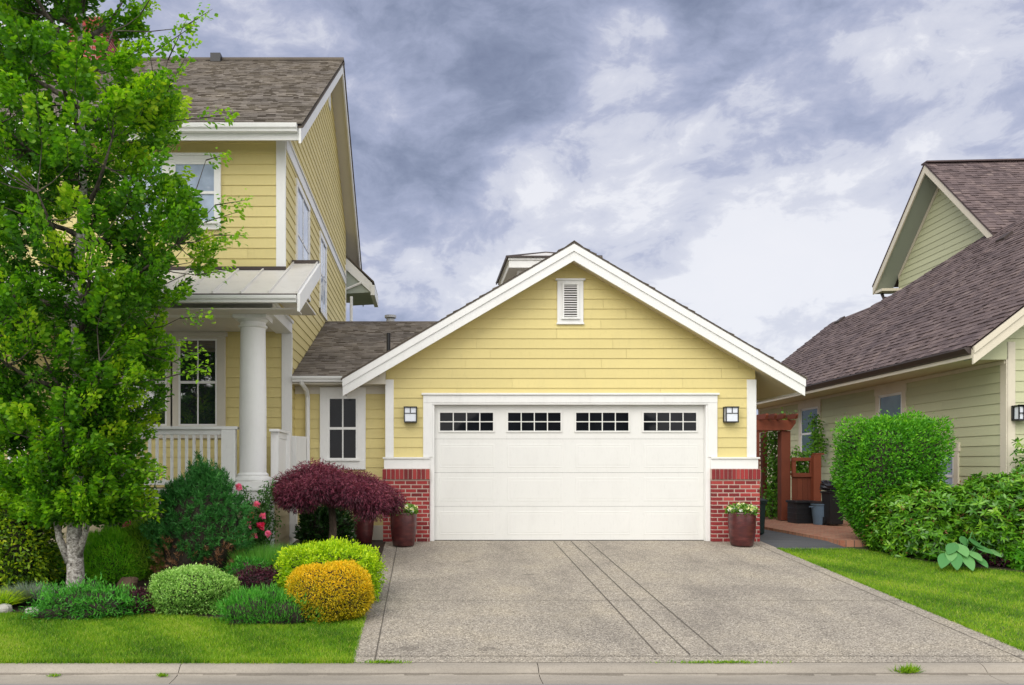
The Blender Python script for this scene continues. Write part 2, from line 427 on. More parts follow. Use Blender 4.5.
def shingles(mb, O, A, B, blen, ext, expo=.13, seed=1, lo=.08, hi=.20):
    rr = random.Random(seed); O, A, B = Vector(O), Vector(A).normalized(), Vector(B).normalized(); N = A.cross(B).normalized()
    if N.z < 0: N = -N
    b = 0.0
    while b < blen:
        b1 = min(b+expo+.02, blen+.01); e = ext(b+expo*.5)
        for (a0, a1) in e:
            a = a0
            while a < a1-.01:
                w = rr.uniform(lo, hi); r = min(a+w, a1)
                h = rr.choice((.012, .016, .026)); mb.rv = min(1, max(0, rr.gauss(.5, .20)))
                bb = b+rr.uniform(-.008, .004)
                p0 = O+A*a+B*bb; p1 = O+A*(r-.002)+B*bb; p2 = O+A*(r-.002)+B*b1; p3 = O+A*a+B*b1
                mb.add([p0, p1, p1+N*h, p0+N*h, p2+N*.003, p3+N*.003], [(0, 1, 2, 3), (3, 2, 4, 5), (1, 4, 2), (0, 3, 5)])
                a = r
        b += expo
    mb.rv = .5

def bricks(mb, x0, x1, yf, z0, z1, L=.196, H=.0717, m=.017, seed=3, depth=.05, side=0):
    """running bond on a face toward -Y; material slot 0 brick, 1 mortar"""
    rr = random.Random(seed); mb.mi = 1; mb.box(x0+.003, x1-.003, yf+.006, yf+depth, z0, z1); mb.mi = 0
    z = z0; k = 0
    while z < z1-.02:
        zt = min(z+H, z1); x = x0-(L/2 if k % 2 else 0)
        while x < x1-.005:
            a, c = max(x, x0), min(x+L, x1)
            if c-a > .02:
                mb.rv = rr.random(); mb.box(a+(0 if a == x0 else m/2), c-(0 if c == x1 else m/2), yf+rr.uniform(-.002, .001), yf+depth, z+m/2, zt-m/2)
            x += L
        z = zt; k += 1
    mb.rv = .5

# ---- foliage: numpy leaf meshes
def unit(a): return a/np.maximum(np.linalg.norm(a, axis=1, keepdims=True), 1e-9)
def leaf_arrays(c, d, nrm, ln, wd, fold=.18):
    n = len(c); d = unit(d); side = unit(np.cross(d, nrm+RNG.normal(0, .01, (n, 3)))); nn = np.cross(side, d)
    ln = np.broadcast_to(ln, n)[:, None]; wd = np.broadcast_to(wd, n)[:, None]
    b = c; t = c+d*ln
    m = c+d*ln*.45
    l = m+side*wd*.5+nn*wd*fold; r = m-side*wd*.5+nn*wd*fold
    v = np.stack([b, r, t, l], 1).reshape(-1, 3)
    return v
def leaf6(c, d, nrm, ln, wd, fold=.12):
    n = len(c); d = unit(d); side = unit(np.cross(d, nrm+RNG.normal(0, .01, (n, 3)))); nn = np.cross(side, d)
    ln = np.broadcast_to(ln, n)[:, None]; wd = np.broadcast_to(wd, n)[:, None]
    pts = [c]
    for t, w, s_ in ((.35, .48, -1), (.72, .36, -1)): pts.append(c+d*ln*t+side*wd*w*s_+nn*wd*fold-nn*ln*.10*t)
    pts.append(c+d*ln-nn*ln*.16)
    for t, w, s_ in ((.72, .36, 1), (.35, .48, 1)): pts.append(c+d*ln*t+side*wd*w*s_+nn*wd*fold-nn*ln*.10*t)
    return np.stack(pts, 1).reshape(-1, 3)
def foliage(name, mat, sets, parent=None, origin=(0, 0, 0), tri=False, core=None, coremat='twig_shade'):
    """sets: list of (verts(4n or 3n,3), rnd(n), matindex)"""
    k = len(sets[0][0])//len(sets[0][1])
    V = np.concatenate([s[0] for s in sets]); rn = np.concatenate([s[1] for s in sets]); n = len(rn)
    mi = np.concatenate([np.full(len(s[1]), s[2] if len(s) > 2 else 0) for s in sets])
    O = np.array(origin, float); V = V-O
    cv = []; cf = []
    if core:
        cv = [tuple(np.array(v)-O) for v in core.v]; cf = core.f
    mats = mat if isinstance(mat, (list, tuple)) else [mat]
    me = bpy.data.meshes.new(name)
    nv = len(V)+len(cv); me.vertices.add(nv)
    co = np.concatenate([V, np.array(cv).reshape(-1, 3)]) if cv else V
    me.vertices.foreach_set('co', co.astype(np.float32).ravel())
    loops = list(np.arange(n*k)); starts = list(np.arange(n)*k); tot = [k]*n
    base = n*k; lp = [np.arange(n*k)]; st = [np.arange(n)*k]
    pos = n*k
    for f in cf:
        lp.append(np.array(f)+base); st.append(np.array([pos])); pos += len(f)
    lp = np.concatenate(lp); st = np.concatenate(st)
    me.loops.add(len(lp)); me.loops.foreach_set('vertex_index', lp.astype(np.int32))
    me.polygons.add(len(st)); me.polygons.foreach_set('loop_start', st.astype(np.int32))
    me.update(calc_edges=True)
    for m in mats: me.materials.append(MATS[m])
    if core: me.materials.append(MATS[coremat])
    mi = np.concatenate([mi, np.full(len(cf), len(mats))]).astype(np.int32)
    me.polygons.foreach_set('material_index', mi)
    a = me.attributes.new('rnd', 'FLOAT', 'FACE')
    a.data.foreach_set('value', np.concatenate([np.clip(rn, 0, 1), np.full(len(cf), .3)]).astype(np.float32))
    me.validate()
    o = bpy.data.objects.new(name, me); C.objects.link(o)
    if parent is not None: o.parent = parent
    else: o.location = origin
    return o
def lump(d, seed, k=4, amp=.12):
    """smooth bumpy factor over directions"""
    r = np.random.default_rng(seed); f = np.zeros(len(d))
    for i in range(7):
        w = r.normal(0, k, 3); f += np.sin(d@w+r.uniform(0, 6.28))/7*1.9
    for i in range(6):
        w = r.normal(0, k*3, 3); f += np.sin(d@w+r.uniform(0, 6.28))/6*.7
    return f*amp
def blob_core(c, rad, s=.8, zmin=-9, ex=2, warp=None, seed=0, lumpa=.1, lk=4):
    mb = MB(); n, m = 18, 10; vs = []
    for j in range(m+1):
        ph = math.pi*j/m
        for i in range(n):
            th = 2*math.pi*i/n
            vs.append((math.sin(ph)*math.cos(th), math.sin(ph)*math.sin(th), math.cos(ph)))
    d = np.array(vs); q = superr(d, rad, ex)*(1+lump(d, seed, lk, lumpa))[:, None]*s
    if warp: q = warp(q)
    q = q+np.array(c); q[:, 2] = np.maximum(q[:, 2], zmin)
    fs = [(j*n+i, (j+1)*n+i, (j+1)*n+(i+1)%n, j*n+(i+1)%n) for j in range(m) for i in range(n)]
    mb.add([tuple(x) for x in q], fs); return mb
def superr(d, rad, ex):
    a = np.abs(d)**ex; s = np.sum(a, axis=1)**(-1/ex)
    return d*s[:, None]*np.array(rad)
def shrub_sets(c, rad, n, ln, wd, seed=0, ex=2.2, lumpa=.1, lk=4, up=.3, outw=1.0, rand=.8, zmin=-9, warp=None, depth=.28, tone=.5, tonevar=.22, tops=.25, mi=0, jit=0, fold=.18):
    r = np.random.default_rng(seed+100)
    d = unit(r.normal(0, 1, (n, 3)))
    lf = lump(d, seed, lk, lumpa)
    s = 1-depth*r.random(n)**1.8
    st = r.random(n) < .022; s = np.where(st, 1+r.random(n)*.09, s)       # stray shoots
    q = superr(d, rad, ex)*((1+lf)*s)[:, None]
    if jit: q += r.normal(0, jit, (n, 3))
    if warp: q = warp(q)
    q = q+np.array(c); keep = q[:, 2] > zmin
    q = q[keep]; d = d[keep]; lf = lf[keep]; s = s[keep]; m = len(q)
    nr = unit(d/np.array(rad))
    ax = unit(nr*outw+r.normal(0, rand, (m, 3))+np.array([0, 0, up]))
    nn = unit(nr+r.normal(0, .5, (m, 3)))
    L = ln*r.uniform(.65, 1.25, m); W = wd*r.uniform(.7, 1.2, m)
    fine = lump(d, seed+5, lk*4, .35)
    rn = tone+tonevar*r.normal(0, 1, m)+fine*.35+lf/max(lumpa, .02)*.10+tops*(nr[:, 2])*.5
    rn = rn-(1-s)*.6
    return (leaf_arrays(q, ax, nn, L, W, fold), rn, mi)
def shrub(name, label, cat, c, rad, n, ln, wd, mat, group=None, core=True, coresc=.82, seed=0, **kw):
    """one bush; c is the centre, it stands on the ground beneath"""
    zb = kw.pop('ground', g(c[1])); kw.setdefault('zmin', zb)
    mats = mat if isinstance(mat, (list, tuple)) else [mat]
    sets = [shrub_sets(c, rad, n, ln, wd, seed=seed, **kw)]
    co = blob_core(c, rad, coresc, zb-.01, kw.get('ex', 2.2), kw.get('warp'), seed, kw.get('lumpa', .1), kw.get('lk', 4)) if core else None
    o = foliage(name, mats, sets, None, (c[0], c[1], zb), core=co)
    return tag(o, label, cat, group)

# ------------------------------------------------------------------ ground, road, kerb, driveway
def sheet_y(name, ys, x0, x1, dz, mat, nx=1):
    """sheet running in depth: x0(y), x1(y)"""
    mb = MB(); vs = []
    for y in ys:
        for k in range(nx+1):
            a = x0(y) if callable(x0) else x0; b = x1(y) if callable(x1) else x1
            vs.append((a+(b-a)*k/nx, y, g(y)+dz))
    n = nx+1
    mb.add(vs, [(i*n+k, i*n+k+1, (i+1)*n+k+1, (i+1)*n+k) for i in range(len(ys)-1) for k in range(nx)])
    o = mb.build(name, mat); return tag(o, kind='structure')
def sheet_x(name, xs, y0, y1, dz, mat, ny=10):
    mb = MB(); vs = []
    for x in xs:
        for k in range(ny+1):
            a = y0(x) if callable(y0) else y0; b = y1(x) if callable(y1) else y1
            y = a+(b-a)*k/ny; vs.append((x, y, g(y)+dz))
    n = ny+1
    mb.add(vs, [(i*n+k, (i+1)*n+k, (i+1)*n+k+1, i*n+k+1) for i in range(len(xs)-1) for k in range(ny)])
    o = mb.build(name, mat); return tag(o, kind='structure')
sheet_y('ground', [7.50, 14.08, 40, 600], -600, 600, -.02, 'earth')
mb = MB(); mb.quad((-600, -7, -.62), (600, -7, -.62), (600, 7.12, -.62), (-600, 7.12, -.62)); tag(mb.build('road', 'asphalt'), kind='structure')
mb = MB(); mb.quad((-600, -600, -.55), (600, -600, -.55), (600, -7, -.55), (-600, -7, -.55)); tag(mb.build('far_verge', 'earth'), kind='structure')
# kerb with gutter, cast in lengths
mb = MB()
segs = [-30, -26, -22, -18, -14, -10, -7.1, X(180, 7.45), .93, X(538, 7.45)+.93-1.05+.08, 5.2, 9.2, 13.2, 17, 21, 25, 29]
segs = sorted(set(round(q, 2) for q in segs if not (.0 < q < 1.2)) | {X(538, 7.45)})
prof = [(7.10, -.75), (7.10, -.622), (7.28, -.617), (7.36, -.608), (7.40, -.585), (7.43, -.556), (7.462, -.537), (7.50, -.529), (7.60, -.527), (7.60, -.75)]
for a, b in zip(segs[:-1], segs[1:]):
    mb.prism([(a+.004, y, z) for y, z in prof], (b-a-.008, 0, 0))
tag(mb.build('kerb', 'kerb_concrete'), kind='structure')
mb = MB()                                 # grit and moss line along the gutter
xx = -12.0; rg = random.Random(9)
while xx < 14:
    w = rg.uniform(.15, .5); h0 = rg.uniform(.004, .016)
    if rg.random() < .8: mb.quad((xx, 7.375-h0, -.6040), (xx+w, 7.375-rg.uniform(.004, .016), -.6040), (xx+w, 7.387, -.5900), (xx, 7.387, -.5900)); xx += w
tag(mb.build('gutter_grit', 'grit'), kind='structure')
# driveway
DL, DR = -.69, 5.9
ysd = [7.52+(14.08-7.52)*i/16 for i in range(17)]+[14.35]
sheet_y('driveway', ysd, DL, DR, .0, 'exposed_aggregate', 4)
mb = MB()                                  # tooled joints in the driveway
def jl(x0, y0, x1, y1, w=.010):
    n = 12
    d = Vector((x1-x0, y1-y0, 0)).normalized(); s = Vector((-d.y, d.x, 0))*w/2
    for i in range(n):
        a = i/n; b = (i+1)/n
        p = Vector((x0+(x1-x0)*a, y0+(y1-y0)*a, 0)); q = Vector((x0+(x1-x0)*b, y0+(y1-y0)*b, 0))
        def h(v): return (v.x, v.y, g(v.y)+.004)
        mb.quad(h(p-s), h(q-s), h(q+s), h(p+s))
for x in (2.255, 2.565, 2.865): jl(x, 7.75, x, 14.05, .017)
jl(DL+.215, 7.52, DL+.215, 14.05, .012); jl(DR-.215, 7.52, DR-.215, 14.05, .009)
for y, w in ((7.70, .008), (9.86, .006)):
    jl(DL, y, DR, y, w)
tag(mb.build('driveway_joints', 'joint_dark'), kind='structure')
# neighbour's path and brick paving
sheet_y('side_path', [13.28, 13.7, 14.08, 20, 26], 5.9, 7.07, .002, 'asphalt_path')

def pav_mat():
    m, nt, b = nodes('pavers')
    tc = nt.nodes.new('ShaderNodeTexCoord')
    mp = nt.nodes.new('ShaderNodeMapping'); mp.inputs['Rotation'].default_value = (0, 0, R(45)); nt.links.new(tc.outputs['Object'], mp.inputs[0])
    br = nt.nodes.new('ShaderNodeTexBrick'); nt.links.new(mp.outputs[0], br.inputs[0])
    br.inputs['Scale'].default_value = 1; br.inputs['Brick Width'].default_value = .2; br.inputs['Row Height'].default_value = .1
    br.inputs['Mortar Size'].default_value = .006
    br.inputs['Color1'].default_value = (.36, .13, .075, 1); br.inputs['Color2'].default_value = (.45, .21, .13, 1); br.inputs['Mortar'].default_value = (.12, .09, .07, 1)
    c = mixrgb(nt, br.outputs[0], (.40, .27, .18), ramp(nt, tnoise(nt, 9, 5, .6), [(.4, (0, 0, 0)), (.7, (.6, .6, .6))]))
    nt.links.new(c, b.inputs['Base Color']); b.inputs['Roughness'].default_value = .9
    bump(nt, b, br.outputs['Fac'], -.6, .006)
pav_mat()
mb = MB(); mb.prism([(7.07, 13.62, -.15), (9.45, 13.62, -.15), (10.3, 27, -.15), (7.07, 27, -.15)], (0, 0, .205))
tag(mb.build('brick_paving', 'pavers'), kind='structure')

# lawns
def front_left(x): return 9.12+.10*math.sin(x*1.3+.8)+.05*math.sin(x*3.7)
def right_edge(x):
    pts = [(5.9, 13.32), (7.07, 13.30), (7.35, 13.1), (7.6, 12.35), (8.0, 11.85), (8.6, 11.45), (10, 11.1), (16, 10.6)]
    for (a, ya), (b, yb) in zip(pts[:-1], pts[1:]):
        if x <= b: return ya+(yb-ya)*(x-a)/(b-a)
    return 10.6
xl = [-16+ (DL+16)*i/60 for i in range(61)]
xr = [5.9+(16-5.9)*i/60 for i in range(61)]
sheet_x('lawn_left', xl, 7.52, front_left, -.004, 'lawn_soil')
sheet_x('lawn_right', xr, 7.52, right_edge, -.004, 'lawn_soil')
sheet_x('garden_bed_left', xl, front_left, 14.28, -.002, 'mulch')
sheet_x('garden_bed_right', [x for x in xr if x > 7.3], right_edge, 13.05, .004, 'mulch')

def blades(n, x0, x1, y0, y1, inside, hmin, hmax, seed, wd=.006):
    r = np.random.default_rng(seed)
    x = r.uniform(x0, x1, n); y = r.uniform(y0, y1, n)
    k = np.array([inside(a, b) for a, b in zip(x, y)]); x = x[k]; y = y[k]; n = len(x)
    z = np.where(y > 14.08, 0, -.525+.0802*(y-7.53))-.004
    a = r.uniform(0, 6.283, n); h = r.uniform(hmin, hmax, n)
    patch = np.sin(x*2.1+1)*np.sin(y*3.3+x*.7)+.6*np.sin(x*6.1+y*4.2)+.5*np.sin(x*13+2)*np.sin(y*17)
    lean = r.normal(0, .45, (n, 2))*h[:, None]
    w = wd*r.uniform(.7, 1.3, n)
    b0 = np.stack([x-np.cos(a)*w/2, y-np.sin(a)*w/2, z], 1); b1 = np.stack([x+np.cos(a)*w/2, y+np.sin(a)*w/2, z], 1)
    t = np.stack([x+lean[:, 0], y+lean[:, 1], z+h], 1)
    v = np.stack([b0, b1, t], 1).reshape(-1, 3)
    rn = .45+.17*patch+.17*r.normal(0, 1, n)
    rn[r.random(n) < .05] = .95
    return v, rn, 0
sets = [blades(150000, -7.6, DL+.02, 7.50, 9.3, lambda x, y: y < front_left(x)+.03, .02, .042, 1),
        blades(9000, -7.6, DL+.02, 7.49, 7.56, lambda x, y: True, .03, .07, 2)]
tag(foliage('grass', 'grass_blades', sets, tri=True), 'short bright green grass of the strip of lawn left of the driveway', 'grass', kind='stuff')
sets = [blades(230000, DR-.02, 13, 7.5, 13.35, lambda x, y: y < right_edge(x)+.04 and x < y*.80+1.0, .02, .042, 3),
        blades(5000, DR-.03, DR+.05, 7.5, 13.35, lambda x, y: True, .02, .05, 4)]
tag(foliage('grass', 'grass_blades', sets, tri=True), 'short bright green grass of the wide lawn right of the driveway', 'grass', kind='stuff')
# tufts in the kerb joint
def tuft(label, x, y, w, n, h, cat='weed', zz=None, mat='grass_blades', grp='weeds growing out of the kerb'):
    r = np.random.default_rng(int(abs(x*97))+3)
    zg = g(y) if zz is None else zz
    c = np.stack([x+r.normal(0, w/2, n), y+r.normal(0, .012, n), np.full(n, zg)], 1)
    d = np.stack([r.normal(0, .6, n), r.normal(-.2, .3, n), r.uniform(.4, 1, n)], 1)
    v = leaf_arrays(c, d, unit(r.normal(0, 1, (n, 3))), h*r.uniform(.5, 1.2, n), .008)
    o = foliage('weed', mat, [(v, r.uniform(.25, .75, n))], None, (x, y, zg)); tag(o, label, cat, grp if w < .2 else None, 'stuff' if w > .2 else None)
tuft('flat green weed growing from the kerb joint near its right end', X(905, 7.44), 7.40, .10, 260, .10, zz=-.60)
tuft('long thin line of grass along the kerb below the middle driveway joints', X(722, 7.5), 7.50, .45, 420, .035)
tuft('thin line of grass at the kerb by the left corner of the driveway', X(385, 7.5), 7.50, .22, 240, .04)
tuft('small weed in the gutter at left, larger of the two there', X(163, 7.35), 7.33, .045, 120, .04, zz=-.607)
tuft('tiny weed in the gutter nearest the left edge of the photo', X(55, 7.35), 7.33, .05, 70, .035, zz=-.607)

# ------------------------------------------------------------------ the yellow house
H = thing('house', (1, 14.2, 0), 'yellow two-storey house with white trim, front porch and attached brick-footed garage', 'house')
G = 14.08
GX0, GX1 = -.686, 5.808
DX0, DX1 = .135, 4.965
GC = 2.55; GR = 5.135; GP = .586; GH = 3.96
def gr(x): return GR-GP*abs(x-GC)
# garage front wall
def gext(z):
    o = []
    hw = (GR-.12-z)/GP
    if hw < 0: return []
    l, r = max(GX0, GC-hw), min(GX1, GC+hw)
    if r < l: return []
    if z < 2.47: return [(l, DX0-.02), (DX1+.02, r)]
    return [(l, r)]
mb = MB()
siding(mb, (0, G, 0), (1, 0, 0), (0, -1, 0), 1.30, 5.05, gext, seed=5)
mb.box(GX0+.02, DX0-.03, G+.004, G+.2, 0, 2.45); mb.box(DX1+.03, GX1-.02, G+.004, G+.2, 0, 2.45)
mb.prism([(GX0+.02, G+.004, 2.41), (GX1-.02, G+.004, 2.41), (GX1-.02, G+.004, 2.9), (GC, G+.004, 4.98), (GX0+.02, G+.004, 2.9)], (0, .2, 0))
mb.build('garage_front_wall', 'siding_yellow', H)
mb = MB(); siding(mb, (GX1, G, 0), (0, 1, 0), (1, 0, 0), 0.1, 2.95, lambda z: [(0.12, 6.6)], seed=9)
mb.box(GX1-.2, GX1-.004, G+.21, G+6.6, 0, 2.95)
mb.build('garage_side_wall', 'siding_yellow', H)
# black panel painted for the unlit interior behind door glass
mb = MB(); mb.box(DX0-.02, DX1+.02, G+.22, G+.26, 0, 2.45); mb.build('garage_dark_panel', 'black_metal', H)
# brick piers
for (a, b, sd_) in ((-.735, DX0-.055, 3), (DX1+.055, 5.86, 4)):
    mb = MB(); zt = 1.265-.185
    bricks(mb, a, b, G-.085, -.01, zt, seed=sd_, depth=.10)
    n = int(round((b-a)/.073)); w = (b-a)/n; rr = random.Random(sd_)
    mb.mi = 1; mb.box(a-.01, b+.01, G-.10, G+.02, zt, 1.265); mb.mi = 0
    for i in range(n):
        mb.rv = rr.random(); mb.box(a-.012+i*(w+.0015)+.005, a-.012+(i+1)*(w+.0015)-.008, G-.115, G-.01, zt+.008, 1.262)
    # return of the pier along its outer side
    xs = a if a < 0 else b
    mb.rv = .5
    mb.build('brick_pier', ['brick', 'mortar'], H, bevel=.003)
# water table, corner boards, casings
for a, b, c_, d_ in ((-.72, DX0-.05, -.74, DX0-.05), (DX1+.05, 5.845, DX1+.05, 5.865)):
    mb = MB(); mb.box(a, b, G-.05, G, 1.27, 1.445); mb.box(c_, d_, G-.075, G-.001, 1.445, 1.475); mb.build('water_table', 'trim_white', H, bevel=.004)

for a, b in ((GX0-.012, GX0+.135), (GX1-.15, GX1+.012)):
    mb = MB(); mb.box(a, b, G-.032, G, 1.477, 2.84)
    mb.build('corner_board', 'trim_white', H, bevel=.004)
mb = MB()
for s, x in ((1, DX0), (-1, DX1)):
    mb.box(x-.005*s, x-.168*s, G-.04, G-.001, 1.477, 2.43)      # flat casing above the brick
    mb.box(x+.03*s, x-.052*s, G-.02, G+.10, 0, 2.395)          # jamb
mb.box(DX0-.168, DX1+.168, G-.045, G-.001, 2.43, 2.565); mb.box(DX0-.05, DX1+.05, G-.035, G-.001, 2.398, 2.429)
mb.box(DX0-.195, DX1+.195, G-.075, G-.001, 2.567, 2.60)
mb.box(DX0-.02, DX1+.02, G+.0, G+.10, 2.397, 2.428)
mb.build('door_casing', 'trim_white', H, bevel=.004)
# garage door
gd = MB(); yd = G+.085
for r_ in range(4):
    z0 = .012+r_*.5965; z1 = z0+.5925
    gd.box(DX0+.032, DX1-.032, yd, yd+.04, z0, z1)
    if r_ < 3:
        for c_ in range(4):
            cw = (DX1-DX0)/4; a = DX0+c_*cw+.115; b = DX0+(c_+1)*cw-.115
            # raised panel with sloping edges: outer bead then field
            y0 = yd-.010
            for (i0, i1, d0, d1) in ((0, .014, 0, .0028), (.014, .034, .0028, .0008), (.034, .055, .0008, .0026)):
                A = [(a+i0, yd-d0, z0+.085+i0), (b-i0, yd-d0, z0+.085+i0), (b-i0, yd-d0, z1-.085-i0), (a+i0, yd-d0, z1-.085-i0)]
                B = [(a+i1, yd-d1, z0+.085+i1), (b-i1, yd-d1, z0+.085+i1), (b-i1, yd-d1, z1-.085-i1), (a+i1, yd-d1, z1-.085-i1)]
                for k in range(4): gd.quad(A[k], A[(k+1) % 4], B[(k+1) % 4], B[k])
            gd.quad(*B)
gd.mi = 1; gd.box(DX0+.03, DX1-.03, yd-.004, yd+.03, -.001, .011)
gdoor = gd.build('garage_door', ['door_paint', 'black_metal'], H)
gdoor['label'] = 'wide white panelled garage door with a row of small windows'
for c_ in range(4):
    w = MB(); a = X((440, 508, 576, 643.5)[c_], yd); b = X((493, 560.5, 628.3, 696)[c_], yd)
    z0, z1 = Z(430.5, G), Z(412.5, G)
    for (p, q, r_, s_) in ((a-.03, b+.03, z0-.03, z0), (a-.03, b+.03, z1, z1+.03), (a-.03, a, z0, z1), (b, b+.03, z0, z1)):
        w.box(p, q, yd-.018, yd, r_, s_)
    for k in range(1, 4):
        x = a+(b-a)*k/4; w.box(x-.009, x+.009, yd-.015, yd-.002, z0, z1)
    zc = (z0+z1)/2; w.box(a, b, yd-.014, yd-.003, zc-.009, zc+.009)
    w.mi = 1; w.box(a, b, yd-.006, yd-.001, z0, z1)
    w.build('window', ['door_paint', 'glass'], gdoor, bevel=.002)
# gable vent
vt = MB(); a, b, z0, z1 = X(557, G), X(583, G), Z(323, G), Z(281, G)
vt.box(a, b, G-.04, G, z0, z1); vt.box(a-.03, b+.03, G-.06, G-.001, z1, z1+.035); vt.box(a-.012, b+.012, G-.055, G-.001, z0-.03, z0)
vent = vt.build('gable_vent', 'trim_white', H, bevel=.003)
vt = MB(); a2, b2, y2, y3 = a+.115, b-.115, z0+.11, z1-.09
for k in range(13):
    zz = y2+(y3-y2)*k/13
    vt.obox((a2, G-.068, zz), (b2-a2, 0, 0), (0, .024, .016), (0, .001, .007))
vt.box(a2-.03, a2, G-.07, G-.04, y2-.02, y3+.02); vt.box(b2, b2+.03, G-.07, G-.04, y2-.02, y3+.02)
vt.box(a2-.05, b2+.05, G-.075, G-.04, y2-.05, y2-.02); vt.box(a2-.03, b2+.03, G-.07, G-.04, y3+.02, y3+.04)
vt.mi = 1; vt.box(a2, b2, G-.042, G-.0405, y2, y3); vt.build('louvre', ['trim_white', 'gutter_brown'], vent)
# garage roof
GF = 13.70; GB = 20.6
slope = Vector((1, 0, GP)).normalized(); L_ = GH*math.sqrt(1+GP*GP)
mb = MB()
for s in (1, -1):
    e = Vector((GC-s*GH, GF, GR-GP*GH))
    B_ = Vector((s, 0, GP)).normalized()
    shingles(mb, e+Vector((0, -.03, .012)), (0, 1, 0), B_, L_, lambda b: [(0, GB-GF)], seed=20+s)
mb.rv = 0
for s in (1, -1):       # drip edge and the thick dark verge of the shingles
    mb.prism([(GC-s*GH-s*.03, GF-.03, GR-GP*GH-.022), (GC, GF-.03, GR-.004), (GC, GF-.03, GR+.022), (GC-s*GH-s*.03, GF-.03, GR-GP*GH+.006)], (0, .10, 0))
mb.obox((GC-.13, GF-.035, GR-.062), (.13, 0, .09), (0, GB-GF, 0), (0, 0, .015)); mb.obox((GC, GF-.035, GR+.028), (.13, 0, -.09), (0, GB-GF, 0), (0, 0, .015))
groof = mb.build('garage_roof', 'shingle_brown', H)
mb = MB()
T = .30
mb.mi = 0
for s in (1, -1):       # deck and soffit
    mb.prism([(GC-s*(GH-.03), GF+.045, GR-GP*(GH-.03)-.02), (GC, GF+.045, GR-.02), (GC, GF+.045, GR-.23), (GC-s*(GH-.03), GF+.045, GR-GP*(GH-.03)-.23)], (0, GB-GF-.05, 0))
mb.build('soffit', 'soffit_tan', H)
mb = MB()
for s in (1, -1):       # rake boards: broad lower, narrow upper one standing proud
    e = GC-s*GH
    mb.prism([(e, GF, gr(e)-.295), (GC, GF, GR-.295), (GC, GF, GR-.012), (e, GF, gr(e)-.012)], (0, .042, 0))
    mb.prism([(e-s*.004, GF-.022, gr(e)-.135), (GC, GF-.022, GR-.135), (GC, GF-.022, GR-.010), (e-s*.004, GF-.022, gr(e)-.010)], (0, .0215, 0))
    mb.box(e-s*.002, e+s*.03, GF+.043, GB, gr(e)-.24, gr(e)-.02)
mb.build('rake_board', 'trim_white', H)

# cupola behind the garage ridge
cx0, cx1, cy0, cy1 = X(508, 15.0), X(602, 15.0)-.04, 15.0, 17.1
cz = Z(259, 15.0)
mb = MB()
mb.box(cx0+.28, cx1-.28, cy0+.3, cy1-.3, 4.6, cz-.10)
mb.box(cx0+.2, cx1-.2, cy0+.2, cy1-.2, cz-.30, cz-.16)
cup = mb.build('cupola', 'trim_white', H)
mb = MB(); mb.box(cx0+.02, cx1-.02, cy0+.02, cy1-.02, cz-.16, cz-.02)
mb.box(cx0, cx1, cy0, cy1, cz-.02, cz+.03); mb.build('cupola_cornice', 'trim_white', cup, bevel=.01)
mb = MB(); ap = ((cx0+cx1)/2, (cy0+cy1)/2, cz+.40); e = .03
mb.add([(cx0-e, cy0-e, cz+.031), (cx1+e, cy0-e, cz+.031), (cx1+e, cy1+e, cz+.031), (cx0-e, cy1+e, cz+.031), ap], [(0, 1, 4), (1, 2, 4), (2, 3, 4), (3, 0, 4)])
mb.mi = 1
for p in ((cx0-e, cy0-e), (cx1+e, cy0-e), (cx1+e, cy1+e), (cx0-e, cy1+e)):
    mb.tube([(p[0], p[1], cz+.04), ap], .022, 6)
mb.box(cx0-e-.01, cx1+e+.01, cy0-e-.01, cy0-e+.01, cz+.028, cz+.055); mb.box(cx0-e-.01, cx0-e+.01, cy0-e, cy1+e, cz+.0, cz+.055)
mb.build('cupola_roof', ['metal_roof', 'gutter_brown'], cup)

# connecting wing
XW = -2.336
CY = 14.30
mb = MB()
siding(mb, (0, CY, 0), (1, 0, 0), (0, -1, 0), .25, 2.80, lambda z: [(XW, GX0)], seed=31)
mb.box(XW, GX0, CY+.004, CY+.2, 0, 2.85)
mb.build('link_wall', 'siding_yellow', H)
mb = MB(); mb.box(XW+.018, GX0-.001, CY-.03, CY-.001, Z(394, CY), 2.745); mb.box(XW, GX0, 13.94, CY-.03, 2.75, 2.778); mb.box(-1.45, GX0-.001, CY-.05, CY-.002, 2.748, 2.90)
mb.prism([(-1.12, 13.945, 2.765), (GX0-.001, 13.945, 2.765), (GX0-.001, 13.945, 3.03)], (0, .03, 0)); mb.build('frieze_board', 'trim_beige', H)
mb = MB(); mb.box(XW+.018, GX0-.001, CY-.03, CY-.001, .0, .26); mb.build('skirting_board', 'trim_beige', H)
cp = (4.66-2.87)/(18.7-13.95)
B_ = Vector((0, 1, cp)).normalized(); LB = 4.75*math.sqrt(1+cp*cp)
def cext(b):
    y = 13.95+b*B_.y; z = 2.87+b*B_.z
    x1 = -.80 if y < 14.4 else min(1.7, GC-(GR-z)/GP+.05)
    x1 = max(x1, -.80) if y < 14.4 else max(x1, -1.0)
    return [(XW+.02-0, x1)]
mb = MB(); shingles(mb, (0, 13.93, 2.885), (1, 0, 0), B_, LB, cext, seed=33)
mb.rv = .2
mb.prism([(XW+.02, 13.96, 2.85), (XW+.02, 18.7, 4.64), (XW+.02, 23.4, 2.87), (XW+.02, 23.4, 2.7), (XW+.02, 13.96, 2.78)], (1.4, 0, 0))
mb.prism([(XW+1.42, 15.3, 3.35), (XW+1.42, 18.7, 4.64), (XW+1.42, 22, 3.46)], (2.6, 0, 0))
mb.rv = .45
mb.box(XW+.02, 1.65, 18.6, 18.82, 4.655, 4.685)
mb.build('link_roof', 'shingle_brown', H)
